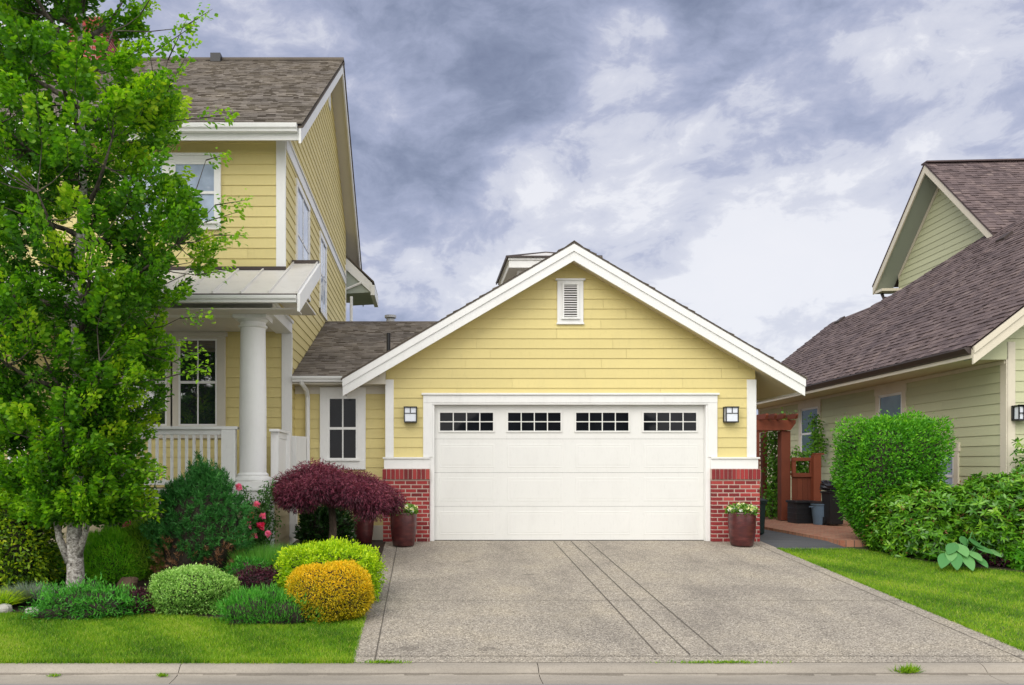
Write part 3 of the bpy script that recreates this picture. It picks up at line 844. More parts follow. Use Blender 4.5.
def gutter(mb, x0, x1, y, z, h=.11, w=.11):     # K-style profile along X, front toward -Y
    mb.prism([(x0, y+w, z-h), (x0, y+.035, z-h), (x0, y+.03, z-h+.03), (x0, y+.005, z-h+.055), (x0, y, z-.015), (x0, y, z), (x0, y+.012, z), (x0, y+w, z)], (x1-x0, 0, 0))
mb = MB(); gutter(mb, XW+.03, -1.40, 13.84, 2.878, .095, .105); mb.build('gutter', 'trim_white', H)
mb = MB(); xd = X(307, 14.22)
mb.tube([(xd-.05, 13.9, 2.82), (xd-.05, 13.93, 2.76), (xd, 14.15, 2.66), (xd+.01, 14.23, 2.55), (xd+.01, 14.23, .2)], .042, 8)
mb.build('downspout', 'trim_white', H)

def window(parent, x0, x1, z0, z1, y, trim=.11, cols=2, rows=2, cap=True, sill=True, tmat='trim_white', glass='glass', top_only=False, out=.04, local=False, name='window'):
    """front-facing window: glass opening x0..x1, z0..z1; wall plane y"""
    w = MB()
    w.box(x0-trim, x0-.03, y-out, y, z0-.05, z1+.05); w.box(x1+.03, x1+trim, y-out, y, z0-.05, z1+.05)
    w.box(x0-trim, x1+trim, y-out-.004, y, z1+.03, z1+trim+.03)
    w.box(x0-trim, x1+trim, y-out-.004, y, z0-trim-.03, z0-.03)
    if cap: w.box(x0-trim-.025, x1+trim+.025, y-out-.04, y-.002, z1+trim+.03, z1+trim+.065)
    if sill: w.box(x0-.07, x1+.07, y-out-.045, y-.002, z0-.055, z0-.02)
    o = w.build(name, tmat, parent, bevel=.004, local=local)
    s = MB()
    s.box(x0-.032, x0, y-out+.004, y, z0-.03, z1+.03); s.box(x1, x1+.032, y-out+.004, y, z0-.03, z1+.03)
    s.box(x0, x1, y-out+.004, y, z1, z1+.03); s.box(x0, x1, y-out+.004, y, z0-.03, z0)
    zc = (z0+z1)/2; s.box(x0, x1, y-out+.002, y-.002, zc-.022, zc+.022)
    for k in range(1, cols):
        x = x0+(x1-x0)*k/cols; s.box(x-.012, x+.012, y-out+.012, y-.002, z0, z1)
    s.build('sash', 'trim_white', o, local=local)
    p = MB(); p.quad((x0, y-.018, z0), (x1, y-.018, z0), (x1, y-.018, zc), (x0, y-.018, zc))
    p.quad((x0, y-.022, zc), (x1, y-.022, zc), (x1, y-.0225, z1), (x0, y-.0225, z1))
    p.build('pane', glass, o, local=local)
    return o
window(H, X(330, CY), X(356, CY), Z(458, CY), Z(399, CY), CY-.014, trim=.175, cap=False)

# -- left two-storey block
YU, YL, YB = 13.30, 13.95, 23.5
LX = -13.0
EV = 12.85; EZ = 6.80; LP = .662; RY = 19.4; RZ = EZ+LP*(RY-EV); RXE = -1.99; EB = 2*RY-EV
def lroof(y): return RZ-LP*abs(y-RY)
PR0 = 3.83; PRY = 11.63; PRP = .45      # porch roof: eave height, eave distance, pitch
mb = MB()
siding(mb, (0, YU, 0), (1, 0, 0), (0, -1, 0), 4.42, 6.90, lambda z: [(LX, XW)], seed=41)
mb.box(LX, XW-.004, YU+.004, YU+.2, 4.3, 6.88)
mb.build('upper_front_wall', 'siding_yellow', H)
mb = MB()
siding(mb, (0, YL, 0), (1, 0, 0), (0, -1, 0), .95, 3.66, lambda z: [(LX, XW)], seed=42)
mb.box(LX, XW-.004, YL+.004, YL+.2, 0, 3.8)
mb.build('lower_front_wall', 'siding_yellow', H)
def sext(z):
    if z < 3.84: f0 = YL+.0
    elif z < 4.42: f0 = max(12.16, PRY+(z-PR0+.16)/PRP)
    else: f0 = YU
    if z < 3.84: f0 = YL
    f1 = YB
    if z > 6.5:
        k = RY-(RZ-.18-z)/LP; f0 = max(f0, k); f1 = min(f1, 2*RY-k)
    return [(f0, f1)]
mb = MB()
siding(mb, (XW, 0, 0), (0, 1, 0), (1, 0, 0), .26, 10.9, sext, seed=43)
mb.prism([(XW-.004, YL+.01, 0), (XW-.004, YB-.02, 0), (XW-.004, YB-.02, 8.1), (XW-.004, RY, 10.85), (XW-.004, YU+.01, 6.75), (XW-.004, YU+.01, 4.1), (XW-.004, YL+.01, 3.9)], (-.2, 0, 0))
mb.prism([(XW-.004, 12.2, 3.84), (XW-.004, YL, 3.84), (XW-.004, YL, 4.5), (XW-.004, YU, 4.4)], (-.06, 0, 0))
mb.build('side_wall', 'siding_yellow', H)
mb = MB(); mb.box(LX, LX+.2, YL, YB, 0, 6.7); mb.box(LX, XW-.01, YB-.2, YB-.03, 0, 7.5)
mb.build('rear_wall', 'siding_yellow', H)
# corner boards
mb = MB(); mb.box(XW-.135, XW+.02, YU-.03, YU, 4.50, 6.90); mb.box(XW+.001, XW+.022, YU+.001, YU+.03, 4.46, 6.59); mb.build('corner_board', 'trim_white', H, bevel=.004)
mb = MB(); mb.box(XW-.16, XW+.02, YL-.03, YL, .95, 3.63); mb.build('corner_board', 'trim_white', H, bevel=.004)
mb = MB(); mb.box(XW, XW+.022, YB-.14, YB+.02, 3, 7.2); mb.build('corner_board', 'trim_white', H)
# band board across the gable, with a vent strip at its top
mb = MB(); mb.box(XW+.003, XW+.032, YU+.03, YB-.14, 6.60, 6.80); mb.box(XW+.003, XW+.055, YU+.03, YB-.14, 6.80, 6.825)
mb.build('band_board', 'trim_white', H)
mb = MB(); mb.obox((XW+.003, RY-.16, 10.0), (.03, 0, 0), (0, .32, 0), (0, 0, .5)); mb.build('gable_vent', 'trim_white', H)
# side windows
def side_window(y0, y1, z0, z1, glass='glass_sky_painted'):
    w = MB(); x = XW+.004; o_ = .036
    w.box(x, x+o_, y0, y0+.10, z0, z1); w.box(x, x+o_, y1-.10, y1, z0, z1); w.box(x, x+o_+.003, y0-.01, y1+.01, z1-.11, z1); w.box(x, x+o_+.01, y0, y1, z0, z0+.09)
    o = w.build('window', 'trim_white', H)
    s = MB(); zc = (z0+z1)/2; yc = (y0+y1)/2
    s.box(x, x+.024, y0+.1, y0+.14, z0+.09, z1-.11); s.box(x, x+.024, y1-.14, y1-.1, z0+.09, z1-.11); s.box(x, x+.024, yc-.02, yc+.02, z0+.09, z1-.11); s.box(x, x+.024, y0+.1, y1-.1, zc-.02, zc+.02)
    s.build('sash', 'trim_white', o)
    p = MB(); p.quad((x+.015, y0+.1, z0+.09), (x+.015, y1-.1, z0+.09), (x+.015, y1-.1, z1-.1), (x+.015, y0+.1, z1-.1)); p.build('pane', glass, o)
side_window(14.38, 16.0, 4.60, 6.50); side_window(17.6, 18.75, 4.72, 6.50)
# roof
LB2 = (RY-EV)*math.sqrt(1+LP*LP)
mb = MB()
shingles(mb, (LX-.4, EV-.02, EZ+.012), (1, 0, 0), (0, 1, LP), LB2, lambda b: [(0, RXE-LX+.4+.02)], seed=51)
mb.rv = 0
mb.prism([(LX-.4, EV, EZ-.02), (LX-.4, RY, RZ-.02), (LX-.4, EB, EZ-.02), (LX-.4, EB, EZ-.05), (LX-.4, RY, RZ-.05), (LX-.4, EV, EZ-.05)], (RXE-LX+.4+.03, 0, 0))
mb.prism([(LX-.4, RY, RZ+.0), (LX-.4, EB, EZ), (LX-.4, EB, EZ-.02), (LX-.4, RY, RZ-.02)], (RXE-LX+.4+.03, 0, 0))
mb.rv = .15; mb.box(LX-.4, RXE+.03, RY-.13, RY+.13, RZ-.03, RZ+.03)
mb.build('main_roof', 'shingle_brown', H)
mb = MB(); zs = .20
mb.prism([(LX-.38, EV+.05, EZ-.052), (LX-.38, RY, RZ-.052), (LX-.38, EB-.05, EZ-.052), (LX-.38, EB-.05, EZ-.20), (LX-.38, RY, RZ-.20), (LX-.38, EV+.05, EZ-.20)], (RXE-LX+.38-.035, 0, 0))
mb.build('soffit', 'soffit_white', H)
mb = MB()
for (ya, yb) in ((EV-.02, RY), (EB+.02, RY)):
    mb.prism([(RXE-.034, ya, lroof(ya)-.29), (RXE-.034, yb, lroof(yb)-.29), (RXE-.034, yb, lroof(yb)-.054), (RXE-.034, ya, lroof(ya)-.054)], (.036, 0, 0))
mb.build('rake_board', 'trim_white', H)
mb = MB(); gutter(mb, LX-.4, RXE-.06, EV-.10, EZ-.005, .12, .12); mb.box(LX-.4, RXE-.036, EV+.02, EV+.049, EZ-.235, EZ-.03); mb.build('gutter', 'trim_white', H)
# rear wing whose eave shows past the back corner
mb = MB(); yr = 23.62
p0 = P(343, 254.5, yr); p1 = P(372, 283, yr); d = p1-p0
mb.prism([p0, p1, p1-Vector((0, 0, .30)), p0-Vector((0, 0, .36))], (0, .04, 0)); mb.box(p1.x-.04, p1.x+.08, yr-.02, yr+1.8, p1.z-.36, p1.z-.06)
mb.build('rear_rake_board', 'trim_white', H)
mb = MB(); mb.prism([p0+Vector((0, .05, -.20)), p1+Vector((0, .05, -.20)), p1+Vector((0, .05, -.26)), Vector((XW, yr+.05, p1.z-.30)), p0+Vector((0, .05, -.5))], (0, 1.8, 0))
mb.build('rear_soffit', 'soffit_green', H)
mb = MB(); mb.rv = 0; mb.prism([p0+Vector((0, -.02, .02)), p1+Vector((.06, -.02, .0)), p1+Vector((.06, -.02, .05)), p0+Vector((0, -.02, .07))], (0, 1.9, 0)); mb.build('rear_roof', 'shingle_brown', H)
mb = MB(); mb.tube([P(344, 290, yr-.02)+Vector((0, 0, 0)), P(362, 282.5, yr-.02)], .035, 6); mb.tube([(XW+.16, yr, p1.z-.4), (XW+.16, yr, 4.2)], .045, 6)
mb.build('downspout', 'trim_white', H)
# upper windows behind the tree
xw0 = X(222, YU)-.12
for i in range(2):
    x1 = xw0-i*.86
    window(H, x1-.64, x1, 5.38, 6.32, YU-.014, trim=.11, cols=1, glass='glass_sky_painted')
for i in range(2):
    x1 = -6.5-i*.86
    window(H, x1-.64, x1, 5.38, 6.32, YU-.014, trim=.11, cols=1, glass='glass_sky_painted')
# small soffit lamps
for px in (236.5, 275):
    mb = MB(); mb.lathe([(.0, -.05), (.03, -.045), (.038, -.02), (.03, 0)], (X(px, 12.98), 12.98, lroof(12.98)-.205), 12); mb.build('soffit_light', 'trim_white', H, smooth=True)
# chimney
mb = MB(); cyq = 19.0; ca, cb = X(69, cyq), X(103, cyq); czt = Z(27, cyq)
bricks(mb, ca, cb, cyq, 9.5, czt, L=.21, H=.075, seed=8, depth=.9)
n = 11; w = (cb-ca+.1)/n
mb.mi = 1; mb.box(ca-.04, cb+.04, cyq-.05, cyq+.95, czt, czt+.2); mb.mi = 0
for i in range(n):
    mb.rv = random.random(); mb.box(ca-.05+i*w+.005, ca-.05+(i+1)*w-.005, cyq-.06, cyq+.95, czt+.005, czt+.2)
mb.mi = 1; mb.box(ca-.02, cb+.02, cyq-.02, cyq+.92, czt+.2, czt+.25)
mb.build('chimney', ['brick', 'mortar'], H)
# roof vents and pipes
mb = MB(); q = P(213, 62, 18.9); mb.box(q.x-.12, q.x+.12, RY-.3, RY-.05, RZ-.15, RZ+.055); mb.build('roof_vent', 'black_metal', H)
mb = MB(); yq = 14.95; zq = 2.885+cp*(yq-13.93); mb.tube([(X(388.5, yq), yq, zq-.05), (X(388.5, yq), yq, Z(333, yq))], .036, 10); mb.lathe([(.12, 0), (.05, .07)], (X(388.5, yq), yq, zq-.02), 12)
mb.build('vent_pipe', 'black_metal', H)
mb = MB(); yq = 19.2; mb.tube([(X(390.5, yq), yq, 4.4), (X(390.5, yq), yq, Z(319, yq))], .10, 14); mb.tube([(X(390.5, yq), yq, Z(318, yq)), (X(390.5, yq), yq, Z(315.5, yq))], .14, 14)
mb.build('roof_vent', 'grey_metal', H)

# -- porch
PF = 12.0; PFZ = .95
PL = -9.5
mb = MB(); mb.box(PL, XW+.02, PF, YL-.03, PFZ-.05, PFZ); mb.build('porch_floor', 'wood_grey', H)
mb = MB(); mb.box(PL, XW+.03, PF-.03, PF, PFZ-.20, PFZ-.002); mb.box(XW+.021, XW+.05, PF, YL+.2, PFZ-.20, PFZ-.002)
mb.box(PL, XW+.05, PF-.05, PF+.02, PFZ, PFZ+.03)
x = PL
while x < XW: mb.box(x, x+.10, PF-.01, PF+.02, -.25, PFZ-.2); x += 1.19
mb.box(XW-.09, XW+.03, PF-.012, PF+.09, -.25, PFZ-.2); mb.box(XW, XW+.04, YL-.22, YL-.06, -.1, PFZ-.2); mb.box(XW+.0, XW+.04, YL-.0, YL+.3, -.1, PFZ-.02)
mb.build('porch_skirt_trim', 'trim_white', H, bevel=.004)
mb = MB(); siding(mb, (0, PF+.02, 0), (1, 0, 0), (0, -1, 0), -.2, PFZ-.2, lambda z: [(PL, XW)], seed=71); siding(mb, (XW, 0, 0), (0, 1, 0), (1, 0, 0), -.2, PFZ-.2, lambda z: [(PF+.08, YL)], seed=72)
mb.box(PL, XW-.004, PF+.03, PF+.06, -.25, PFZ-.2); mb.box(XW-.04, XW-.004, PF+.06, YL, -.25, PFZ-.2)
mb.build('porch_skirt', 'skirt_tan', H)
# beam, ceiling
mb = MB(); mb.box(PL, XW+.02, 12.14, 12.46, 3.63, 3.84); mb.box(XW-.26, XW+.021, 12.46, YL, 3.63, 3.84)
mb.box(XW+.022, XW+.045, 12.12, YL+.02, 3.80, 3.85); mb.box(XW+.02, XW+.024, YL, YL+.02, 3.0, 3.63)
mb.build('porch_beam', 'trim_white', H, bevel=.004)
mb = MB(); mb.box(PL, XW-.26, 12.46, YL-.018, 3.66, 3.69); mb.box(PL, -1.87, PRY+.08, 12.14, 3.615, 3.635); mb.box(XW+.046, -1.87, 12.14, 13.7, 3.9, 3.93)
mb.build('porch_ceiling', 'soffit_white', H)
# metal roof
def pr(y): return PR0+PRP*(y-PRY)
XR = -1.85; PE = 13.85
mb = MB()
mb.prism([(PL-.3, PRY, pr(PRY)), (PL-.3, YU-.002, pr(YU)), (PL-.3, YU-.002, pr(YU)-.05), (PL-.3, PRY, pr(PRY)-.05)], (XW-PL+.3+.05, 0, 0))
mb.prism([(XW+.05, PRY, pr(PRY)), (XW+.05, PE, pr(PE)), (XW+.05, PE, pr(PE)-.05), (XW+.05, PRY, pr(PRY)-.05)], (XR-XW-.05, 0, 0))
x = XR-.012
while x > PL-.3:      # standing seams
    ye = PE if x > XW+.03 else YU-.004
    mb.prism([(x-.012, PRY-.004, pr(PRY)-.001), (x-.012, ye, pr(ye)-.001), (x-.012, ye, pr(ye)+.035), (x-.012, PRY-.004, pr(PRY)+.035)], (.024, 0, 0))
    x -= .41
proof = mb.build('porch_roof', 'metal_roof', H)
mb = MB(); mb.box(XW+.03, XR+.01, PE-.03, PE+.05, pr(PE)-.03, pr(PE)+.05); mb.box(PL-.3, XW+.03, YU-.05, YU-.018, pr(YU)-.01, pr(YU)+.045)
mb.box(PL-.3, XR-.0, PRY-.02, PRY-.006, PR0-.046, PR0-.006)
mb.build('flashing', 'gutter_brown', proof)
mb = MB(); mb.prism([(XR, PRY-.05, pr(PRY-.05)-.25), (XR, PE, pr(PE)-.25), (XR, PE, pr(PE)-.0), (XR, PRY-.05, pr(PRY-.05)-.0)], (.04, 0, 0)); mb.build('porch_rake_board', 'trim_white', H)
mb = MB(); gutter(mb, PL-.3, XR-.01, PRY-.115, PR0-.045, .10, .11); mb.build('gutter', 'trim_white', H)
# column with base and capital
cxx, cyy = X(253, 12.33), 12.33; r0 = .205
mb = MB(); mb.lathe([(r0*1.0, 1.22), (r0*1.0, 2.2), (r0*.93, 3.40), (r0*.93, 3.44)], (cxx, cyy, 0), 40); col = mb.build('column', 'trim_white', H, smooth=True)
mb = MB(); mb.box(cxx-.285, cxx+.285, cyy-.285, cyy+.285, PFZ, 1.08); mb.lathe([(.27, 1.08), (.285, 1.11), (.27, 1.15), (.235, 1.16), (.24, 1.19), (.205, 1.22)], (cxx, cyy, 0), 40); mb.build('base', 'trim_white', col)
mb = MB(); mb.lathe([(.19, 3.43), (.22, 3.45), (.22, 3.475), (.195, 3.48), (.195, 3.52), (.235, 3.56)], (cxx, cyy, 0), 40); mb.box(cxx-.255, cxx+.255, cyy-.255, cyy+.255, 3.56, 3.628); mb.build('capital', 'trim_white', col)
# front railing
RYF = 12.25
nx0, nx1 = X(222, RYF), X(236, RYF)
mb = MB(); mb.box(PL, nx1+.03, RYF-.07, RYF+.07, 1.88, 1.925); mb.box(PL, nx0, RYF-.03, RYF+.03, 1.80, 1.88); mb.box(PL, nx0, RYF-.03, RYF+.03, 1.03, 1.10)
mb.box(nx0, nx1, RYF-.06, RYF+.06, PFZ, 1.88)
x = nx0-.09
while x > PL: mb.box(x-.021, x+.021, RYF-.018, RYF+.018, 1.10, 1.80); x -= .113
mb.build('railing', 'trim_white', H, bevel=.003)
# solid panelled side railing
mb = MB(); x = XW
mb.box(x-.09, x+.03, 12.58, 12.70, PFZ, 1.86); mb.box(x-.05, x+.07, 13.42, 13.54, PFZ-.2, 1.86)
mb.box(x-.10, x+.05, 12.50, 13.60, 1.86, 1.90); mb.box(x-.02, x+.02, 12.70, 13.42, 1.76, 1.86); mb.box(x-.02, x+.02, 12.70, 13.42, 1.0, 1.10)
y = 12.72
while y < 13.40: mb.box(x-.008, x+.010, y, y+.088, 1.10, 1.76); y += .092
q0 = Vector((-2.26, 13.75, 0)); q1 = Vector((X(305, 14.15), 14.15, 0)); dd = (q1-q0)
mb.obox(q0+Vector((-.06, -.06, .1)), (.12, 0, 0), (0, .12, 0), (0, 0, 1.73)); mb.obox(q0+Vector((0, 0, .75)), dd, (.02, .03, 0), (0, 0, 1.05)); mb.obox(q0+Vector((-.03, -.05, 1.80)), dd*1.05, (.05, .08, 0), (0, 0, .04))
mb.build('side_railing', 'trim_white', H, bevel=.003)
# porch windows
for (a, b) in ((181, 216), (131, 166), (81, 116)):
    window(H, X(a, YL), X(b, YL), 2.05, 3.50, YL-.014, trim=.13 if a != 181 else .17, cols=2, cap=False, sill=False, tmat='trim_beige', name='porch_window', glass='glass_porch')
mb = MB(); mb.box(X(60, YL), X(228, YL), YL-.07, YL-.015, 3.57, 3.64); mb.box(X(60, YL), X(228, YL), YL-.06, YL-.015, 1.80, 1.9)
mb.box(X(213, YL)+.08, X(226, YL), YL-.05, YL-.015, 1.85, 3.58)
mb.build('window_head', 'trim_beige', H, bevel=.004)
# front steps, seen through the tree
mb = MB()
for k in range(5): mb.box(-8.9, -7.5, 10.9+.22*k, 12.0, -.3, .95-.18*(5-k)+.02)
mb.build('porch_steps', 'kerb_concrete', H)

# lanterns on the garage wall
def lantern(px, py, label, y=G-.017, host=None):
    cx, cz_ = X(px, y), Z(py, y)
    t = thing('wall_lantern', (cx, y, cz_-.13), label, 'lamp', 'black lanterns on the garage wall')
    m = MB(); w, h, d = .105, .125, .13
    m.box(cx-w-.01, cx+w+.01, y-.02, y, cz_-h, cz_+h+.01)
    m.box(cx-w-.012, cx+w+.012, y-d-.012, y-.0, cz_+h-.004, cz_+h+.016); m.box(cx-w-.008, cx+w+.008, y-d-.008, y-.0, cz_-h-.012, cz_-h+.008)
    for sx in (-1, 1): m.box(cx+sx*w-.009, cx+sx*w+.009, y-d, y-d+.018, cz_-h, cz_+h)
    m.box(cx-.006, cx+.006, y-d-.001, y-d+.006, cz_+.02, cz_+h); m.box(cx-w, cx+w, y-d-.001, y-d+.006, cz_+.018, cz_+.030)
    m.build('frame', 'black_metal', t)
    m = MB(); m.box(cx-w+.008, cx+w-.008, y-d+.010, y-.022, cz_-h+.009, cz_+h-.005); m.build('glass', 'frosted', t)
    return t
lantern(410.5, 415, 'small black square wall lantern left of the garage door')
lantern(729.5, 415, 'small black square wall lantern right of the garage door')

# ------------------------------------------------------------------ neighbour's green house (local frame: x across, y back)
ANG = -math.atan(.06)
NH = thing('house', (9.53, 13.1, 0), 'sage green house with plum brown shingle roof at the right edge', 'house', rz=ANG)
def NY(px): return 8.744/((px-425)/800-.06)      # distance of wall point seen at px
def NT(px): return (NY(px)-13.1)/math.cos(ANG)
NLEN = 11.35
EP = .8; EZ2 = 3.25
def nr_(u): return EZ2+EP*(u+.75)
mb = MB()
siding(mb, (0, 0, 0), (0, 1, 0), (-1, 0, 0), .1, 3.06, lambda z: [(0, NLEN)], seed=81)
mb.box(.004, .2, .01, NLEN, 0, 3.1)
mb.build('side_wall', 'siding_green', NH, local=True)
mb = MB()
siding(mb, (0, 0, 0), (1, 0, 0), (0, -1, 0), .1, 6.5, lambda z: [(max(0, (z-EZ2+.25)/EP-.75), 7.0)], seed=82)
mb.prism([(0.01, .004, 0), (7, .004, 0), (7, .004, 6.0), (3.7, .004, 6.5), (.01, .004, 3.6)], (0, .2, 0))
mb.box(6.8, 7, .2, NLEN, 0, 3.6); mb.box(0.01, 7, NLEN-.01, NLEN+.1, 0, 3.4)
mb.prism([(-.72, -.03, 3.06), (.0, -.03, 3.06), (.0, -.03, 3.56), (-.72, -.03, 3.09)], (0, .025, 0))
mb.build('front_wall', 'siding_green', NH, local=True)
mb = MB(); mb.box(-.02, .115, -.03, 0, .05, 3.35); mb.box(-.03, -.001, -.03, .13, .05, 3.10); mb.build('corner_board', 'trim_cream', NH, local=True, bevel=.004)
mb = MB(); mb.box(-.03, 0, NLEN-.12, NLEN+.02, .05, 3.10); mb.build('corner_board', 'trim_cream', NH, local=True)
# roof: left slope follows the outline fitted to its distances
Tp = [(2.36, NLEN+.55), (2.45, 9.5), (2.78, 8.55), (4.05, 7.05), (3.72, 6.1), (3.72, -.35)]
mb = MB()
Bv = Vector((1, 0, EP)).normalized()
def t_range(u):
    # far limit along depth at offset u
    if u <= 2.36: return NLEN+.55
    if u <= 2.45: return 9.5+(2.45-u)/(.09)*2.0
    if u <= 2.78: return 9.5-(u-2.45)/.33*.95
    if u <= 4.05: return 8.55-(u-2.78)/1.27*1.5
    return None
def nsh(b):
    u = -.75+b*Bv.x; f = t_range(u)
    if f is None or u > 4.07: return []
    return [(0, f+.35)]
shingles(mb, (-.78, -.37, EZ2-.012), (0, 1, 0), Bv, 6.1, nsh, seed=91, expo=.15)
mb.rv = .3
# deck under the left slope and the falling slopes beyond the ridge
def dk(pts, th=.05):
    top = [Vector((u, t, nr_(u)-.02)) for u, t in pts]; mb.prism(top, (0, 0, -th))
dk([(-.75, -.35), (-.75, NLEN+.55), (2.36, NLEN+.55), (2.45, 9.5), (2.78, 8.55), (4.05, 7.2), (4.05, -.35)])
mb.prism([(3.9, -.35, nr_(3.9)-.02), (8.3, -.35, nr_(3.9)-3.5), (8.3, -.35, nr_(3.9)-3.6), (3.9, -.35, nr_(3.9)-.1)], (0, 7.3, 0))
mb.prism([(2.36, NLEN+.55, nr_(2.36)-.02), (7.6, NLEN+.55, 2.4), (7.6, NLEN+.55, 2.3), (2.36, NLEN+.55, nr_(2.36)-.1)], (0, -3.2, 0))
nroof = mb.build('main_roof', 'shingle_plum', NH, local=True)
mb = MB()   # soffit, fascia, rake
mb.box(-.71, -.002, -.028, NLEN+.5, 3.06, 3.08)
mb.build('soffit', 'soffit_tan', NH, local=True)
mb = MB(); mb.box(-.752, -.712, -.33, NLEN+.5, 3.05, 3.20)
e0 = -.75
mb.prism([(e0, -.37, nr_(e0)-.30), (3.9, -.37, nr_(3.9)-.30), (3.9, -.37, nr_(3.9)-.025), (e0, -.37, nr_(e0)-.025)], (0, .04, 0))
mb.prism([(e0, -.395, nr_(e0)-.13), (3.9, -.395, nr_(3.9)-.13), (3.9, -.395, nr_(3.9)-.022), (e0, -.395, nr_(e0)-.022)], (0, .024, 0))
mb.prism([(e0, NLEN+.5, nr_(e0)-.30), (2.36, NLEN+.5, nr_(2.36)-.30), (2.36, NLEN+.5, nr_(2.36)-.03), (e0, NLEN+.5, nr_(e0)-.03)], (0, .04, 0))
mb.box(-.04, 0, .0, NLEN, 2.99, 3.055)
mb.build('fascia', 'trim_cream', NH, local=True)
mb = MB(); mb.prism([(-.754, -.32, 3.11), (-.80, -.32, 3.13), (-.86, -.32, 3.20), (-.86, -.32, 3.225), (-.754, -.32, 3.225)], (0, NLEN+.8, 0)); mb.build('gutter', 'gutter_brown', NH, local=True)
# soffit return under the front rake
mb = MB(); mb.prism([(e0+.045, -.328, nr_(e0)-.21), (3.9, -.328, nr_(3.9)-.25), (3.9, -.328, nr_(3.9)-.075), (e0+.045, -.328, nr_(e0)-.06)], (0, .29, 0)); mb.build('soffit', 'soffit_green', NH, local=True)
# upper cross gable
GU = 4.25; GO = 3.70
def loc_pt(px, py, u):
    """point seen at px,py lying on the plane x=u of the house frame"""
    c, s_ = math.cos(ANG), math.sin(ANG)
    a = (px-VX)/F
    # u = (aY-9.53)*c + (Y-13.1)*s_
    Y = (u+9.53*c+13.1*s_)/(a*c+s_)
    t = -(a*Y-9.53)*s_+(Y-13.1)*c
    return Vector((u, t, EYE+(VY-py)/F*Y))
ga = loc_pt(925, 163, GO); gl = loc_pt(873, 286, GO); gr2 = loc_pt(991, 237, GO)
gp = (ga.z-gl.z)/(gl.y-ga.y); half = gl.y-ga.y
def ug(t): return ga.z-gp*abs(t-ga.y)
mb = MB()
def uext(z):
    h = (ga.z-.26-z)/gp; lim = half-.45
    h = min(h, lim); return [(ga.y-h, ga.y+h)] if h > 0 else []
siding(mb, (GU, 0, 0), (0, 1, 0), (-1, 0, 0), 5.9, ga.z-.3, uext, seed=85)
mb.prism([(GU+.004, ga.y-half+.5, 4.5), (GU+.004, ga.y+half-.5, 4.5), (GU+.004, ga.y+half-.5, gl.z+.1), (GU+.004, ga.y, ga.z-.3), (GU+.004, ga.y-half+.5, gl.z+.1)], (3.5, 0, 0))
mb.build('upper_wall', 'siding_green', NH, local=True)
mb = MB(); UL = half*math.sqrt(1+gp*gp)
shingles(mb, (GO-.03, gr2.y-.1, ug(gr2.y-.1)+.01), (1, 0, 0), Vector((0, 1, gp)), (ga.y-gr2.y+.1)*math.sqrt(1+gp*gp), lambda b: [(0, 9)], seed=92)
mb.rv = .1
lo_ = gr2.y-1.2
mb.prism([(GO, lo_, ug(lo_)-.0), (GO, ga.y, ga.z-.0), (GO, gl.y, gl.z), (GO, gl.y, gl.z-.05), (GO, ga.y, ga.z-.05), (GO, lo_, ug(lo_)-.05)], (9, 0, 0)) if False else None
mb.prism([(GO+.4, lo_, ug(lo_)), (GO+.4, ga.y, ga.z), (GO+.4, ga.y, ga.z-.05), (GO+.4, lo_, ug(lo_)-.05)], (8.6, 0, 0))
mb.prism([(GO-.03, ga.y-half-.05, ug(ga.y-half-.05)+.0), (GO-.03, ga.y, ga.z), (GO-.03, gl.y, gl.z), (GO-.03, gl.y, gl.z-.04), (GO-.03, ga.y, ga.z-.04), (GO-.03, ga.y-half-.05, ug(ga.y-half-.05)-.04)], (.5, 0, 0))
mb.prism([(GO+.4, ga.y, ga.z), (GO+.4, gl.y, gl.z), (GO+.4, gl.y, gl.z-.05), (GO+.4, ga.y, ga.z-.05)], (8.6, 0, 0))
mb.rv = .3; mb.box(GO-.03, GO+9, ga.y-.14, ga.y+.14, ga.z-.02, ga.z+.018)
mb.build('upper_roof', 'shingle_plum', NH, local=True)
mb = MB()
for sgn in (-1, 1):
    te = ga.y+sgn*(half if sgn > 0 else half+.02)
    mb.prism([(GO-.01, te, ug(te)-.27), (GO-.01, ga.y, ga.z-.27), (GO-.01, ga.y, ga.z-.042), (GO-.01, te, ug(te)-.042)], (.04, 0, 0))
    mb.prism([(GU-.03, ga.y+sgn*(half-.46), ug(ga.y+sgn*(half-.46))-.36), (GU-.03, ga.y, ga.z-.36), (GU-.03, ga.y, ga.z-.22), (GU-.03, ga.y+sgn*(half-.46), ug(ga.y+sgn*(half-.46))-.22)], (.03, 0, 0))
mb.box(GO+.03, GU, gl.y-.5, gl.y-.02, gl.z-.26, gl.z-.18); mb.box(GU-.03, GU, gl.y-.60, gl.y-.46, gl.z-1.2, gl.z-.2)
mb.build('upper_rake_board', 'trim_cream', NH, local=True)
mb = MB()
for sgn in (-1, 1):
    te = ga.y+sgn*(half-.03)
    mb.prism([(GO+.031, te, ug(te)-.22), (GO+.031, ga.y, ga.z-.22), (GO+.031, ga.y, ga.z-.052), (GO+.031, te, ug(te)-.052)], (GU-GO-.031, 0, 0))
mb.build('upper_soffit', 'soffit_green', NH, local=True)
mb = MB(); q = gl; mb.tube([(GU-.35, gl.y-.15, gl.z-.28), (GU-.33, gl.y-.2, gl.z-.42), (GU-.05, gl.y-.5, gl.z-.50), (GU-.05, gl.y-.5, gl.z-1.2)], .05, 8)
mb.build('downspout', 'gutter_brown', NH, local=True)
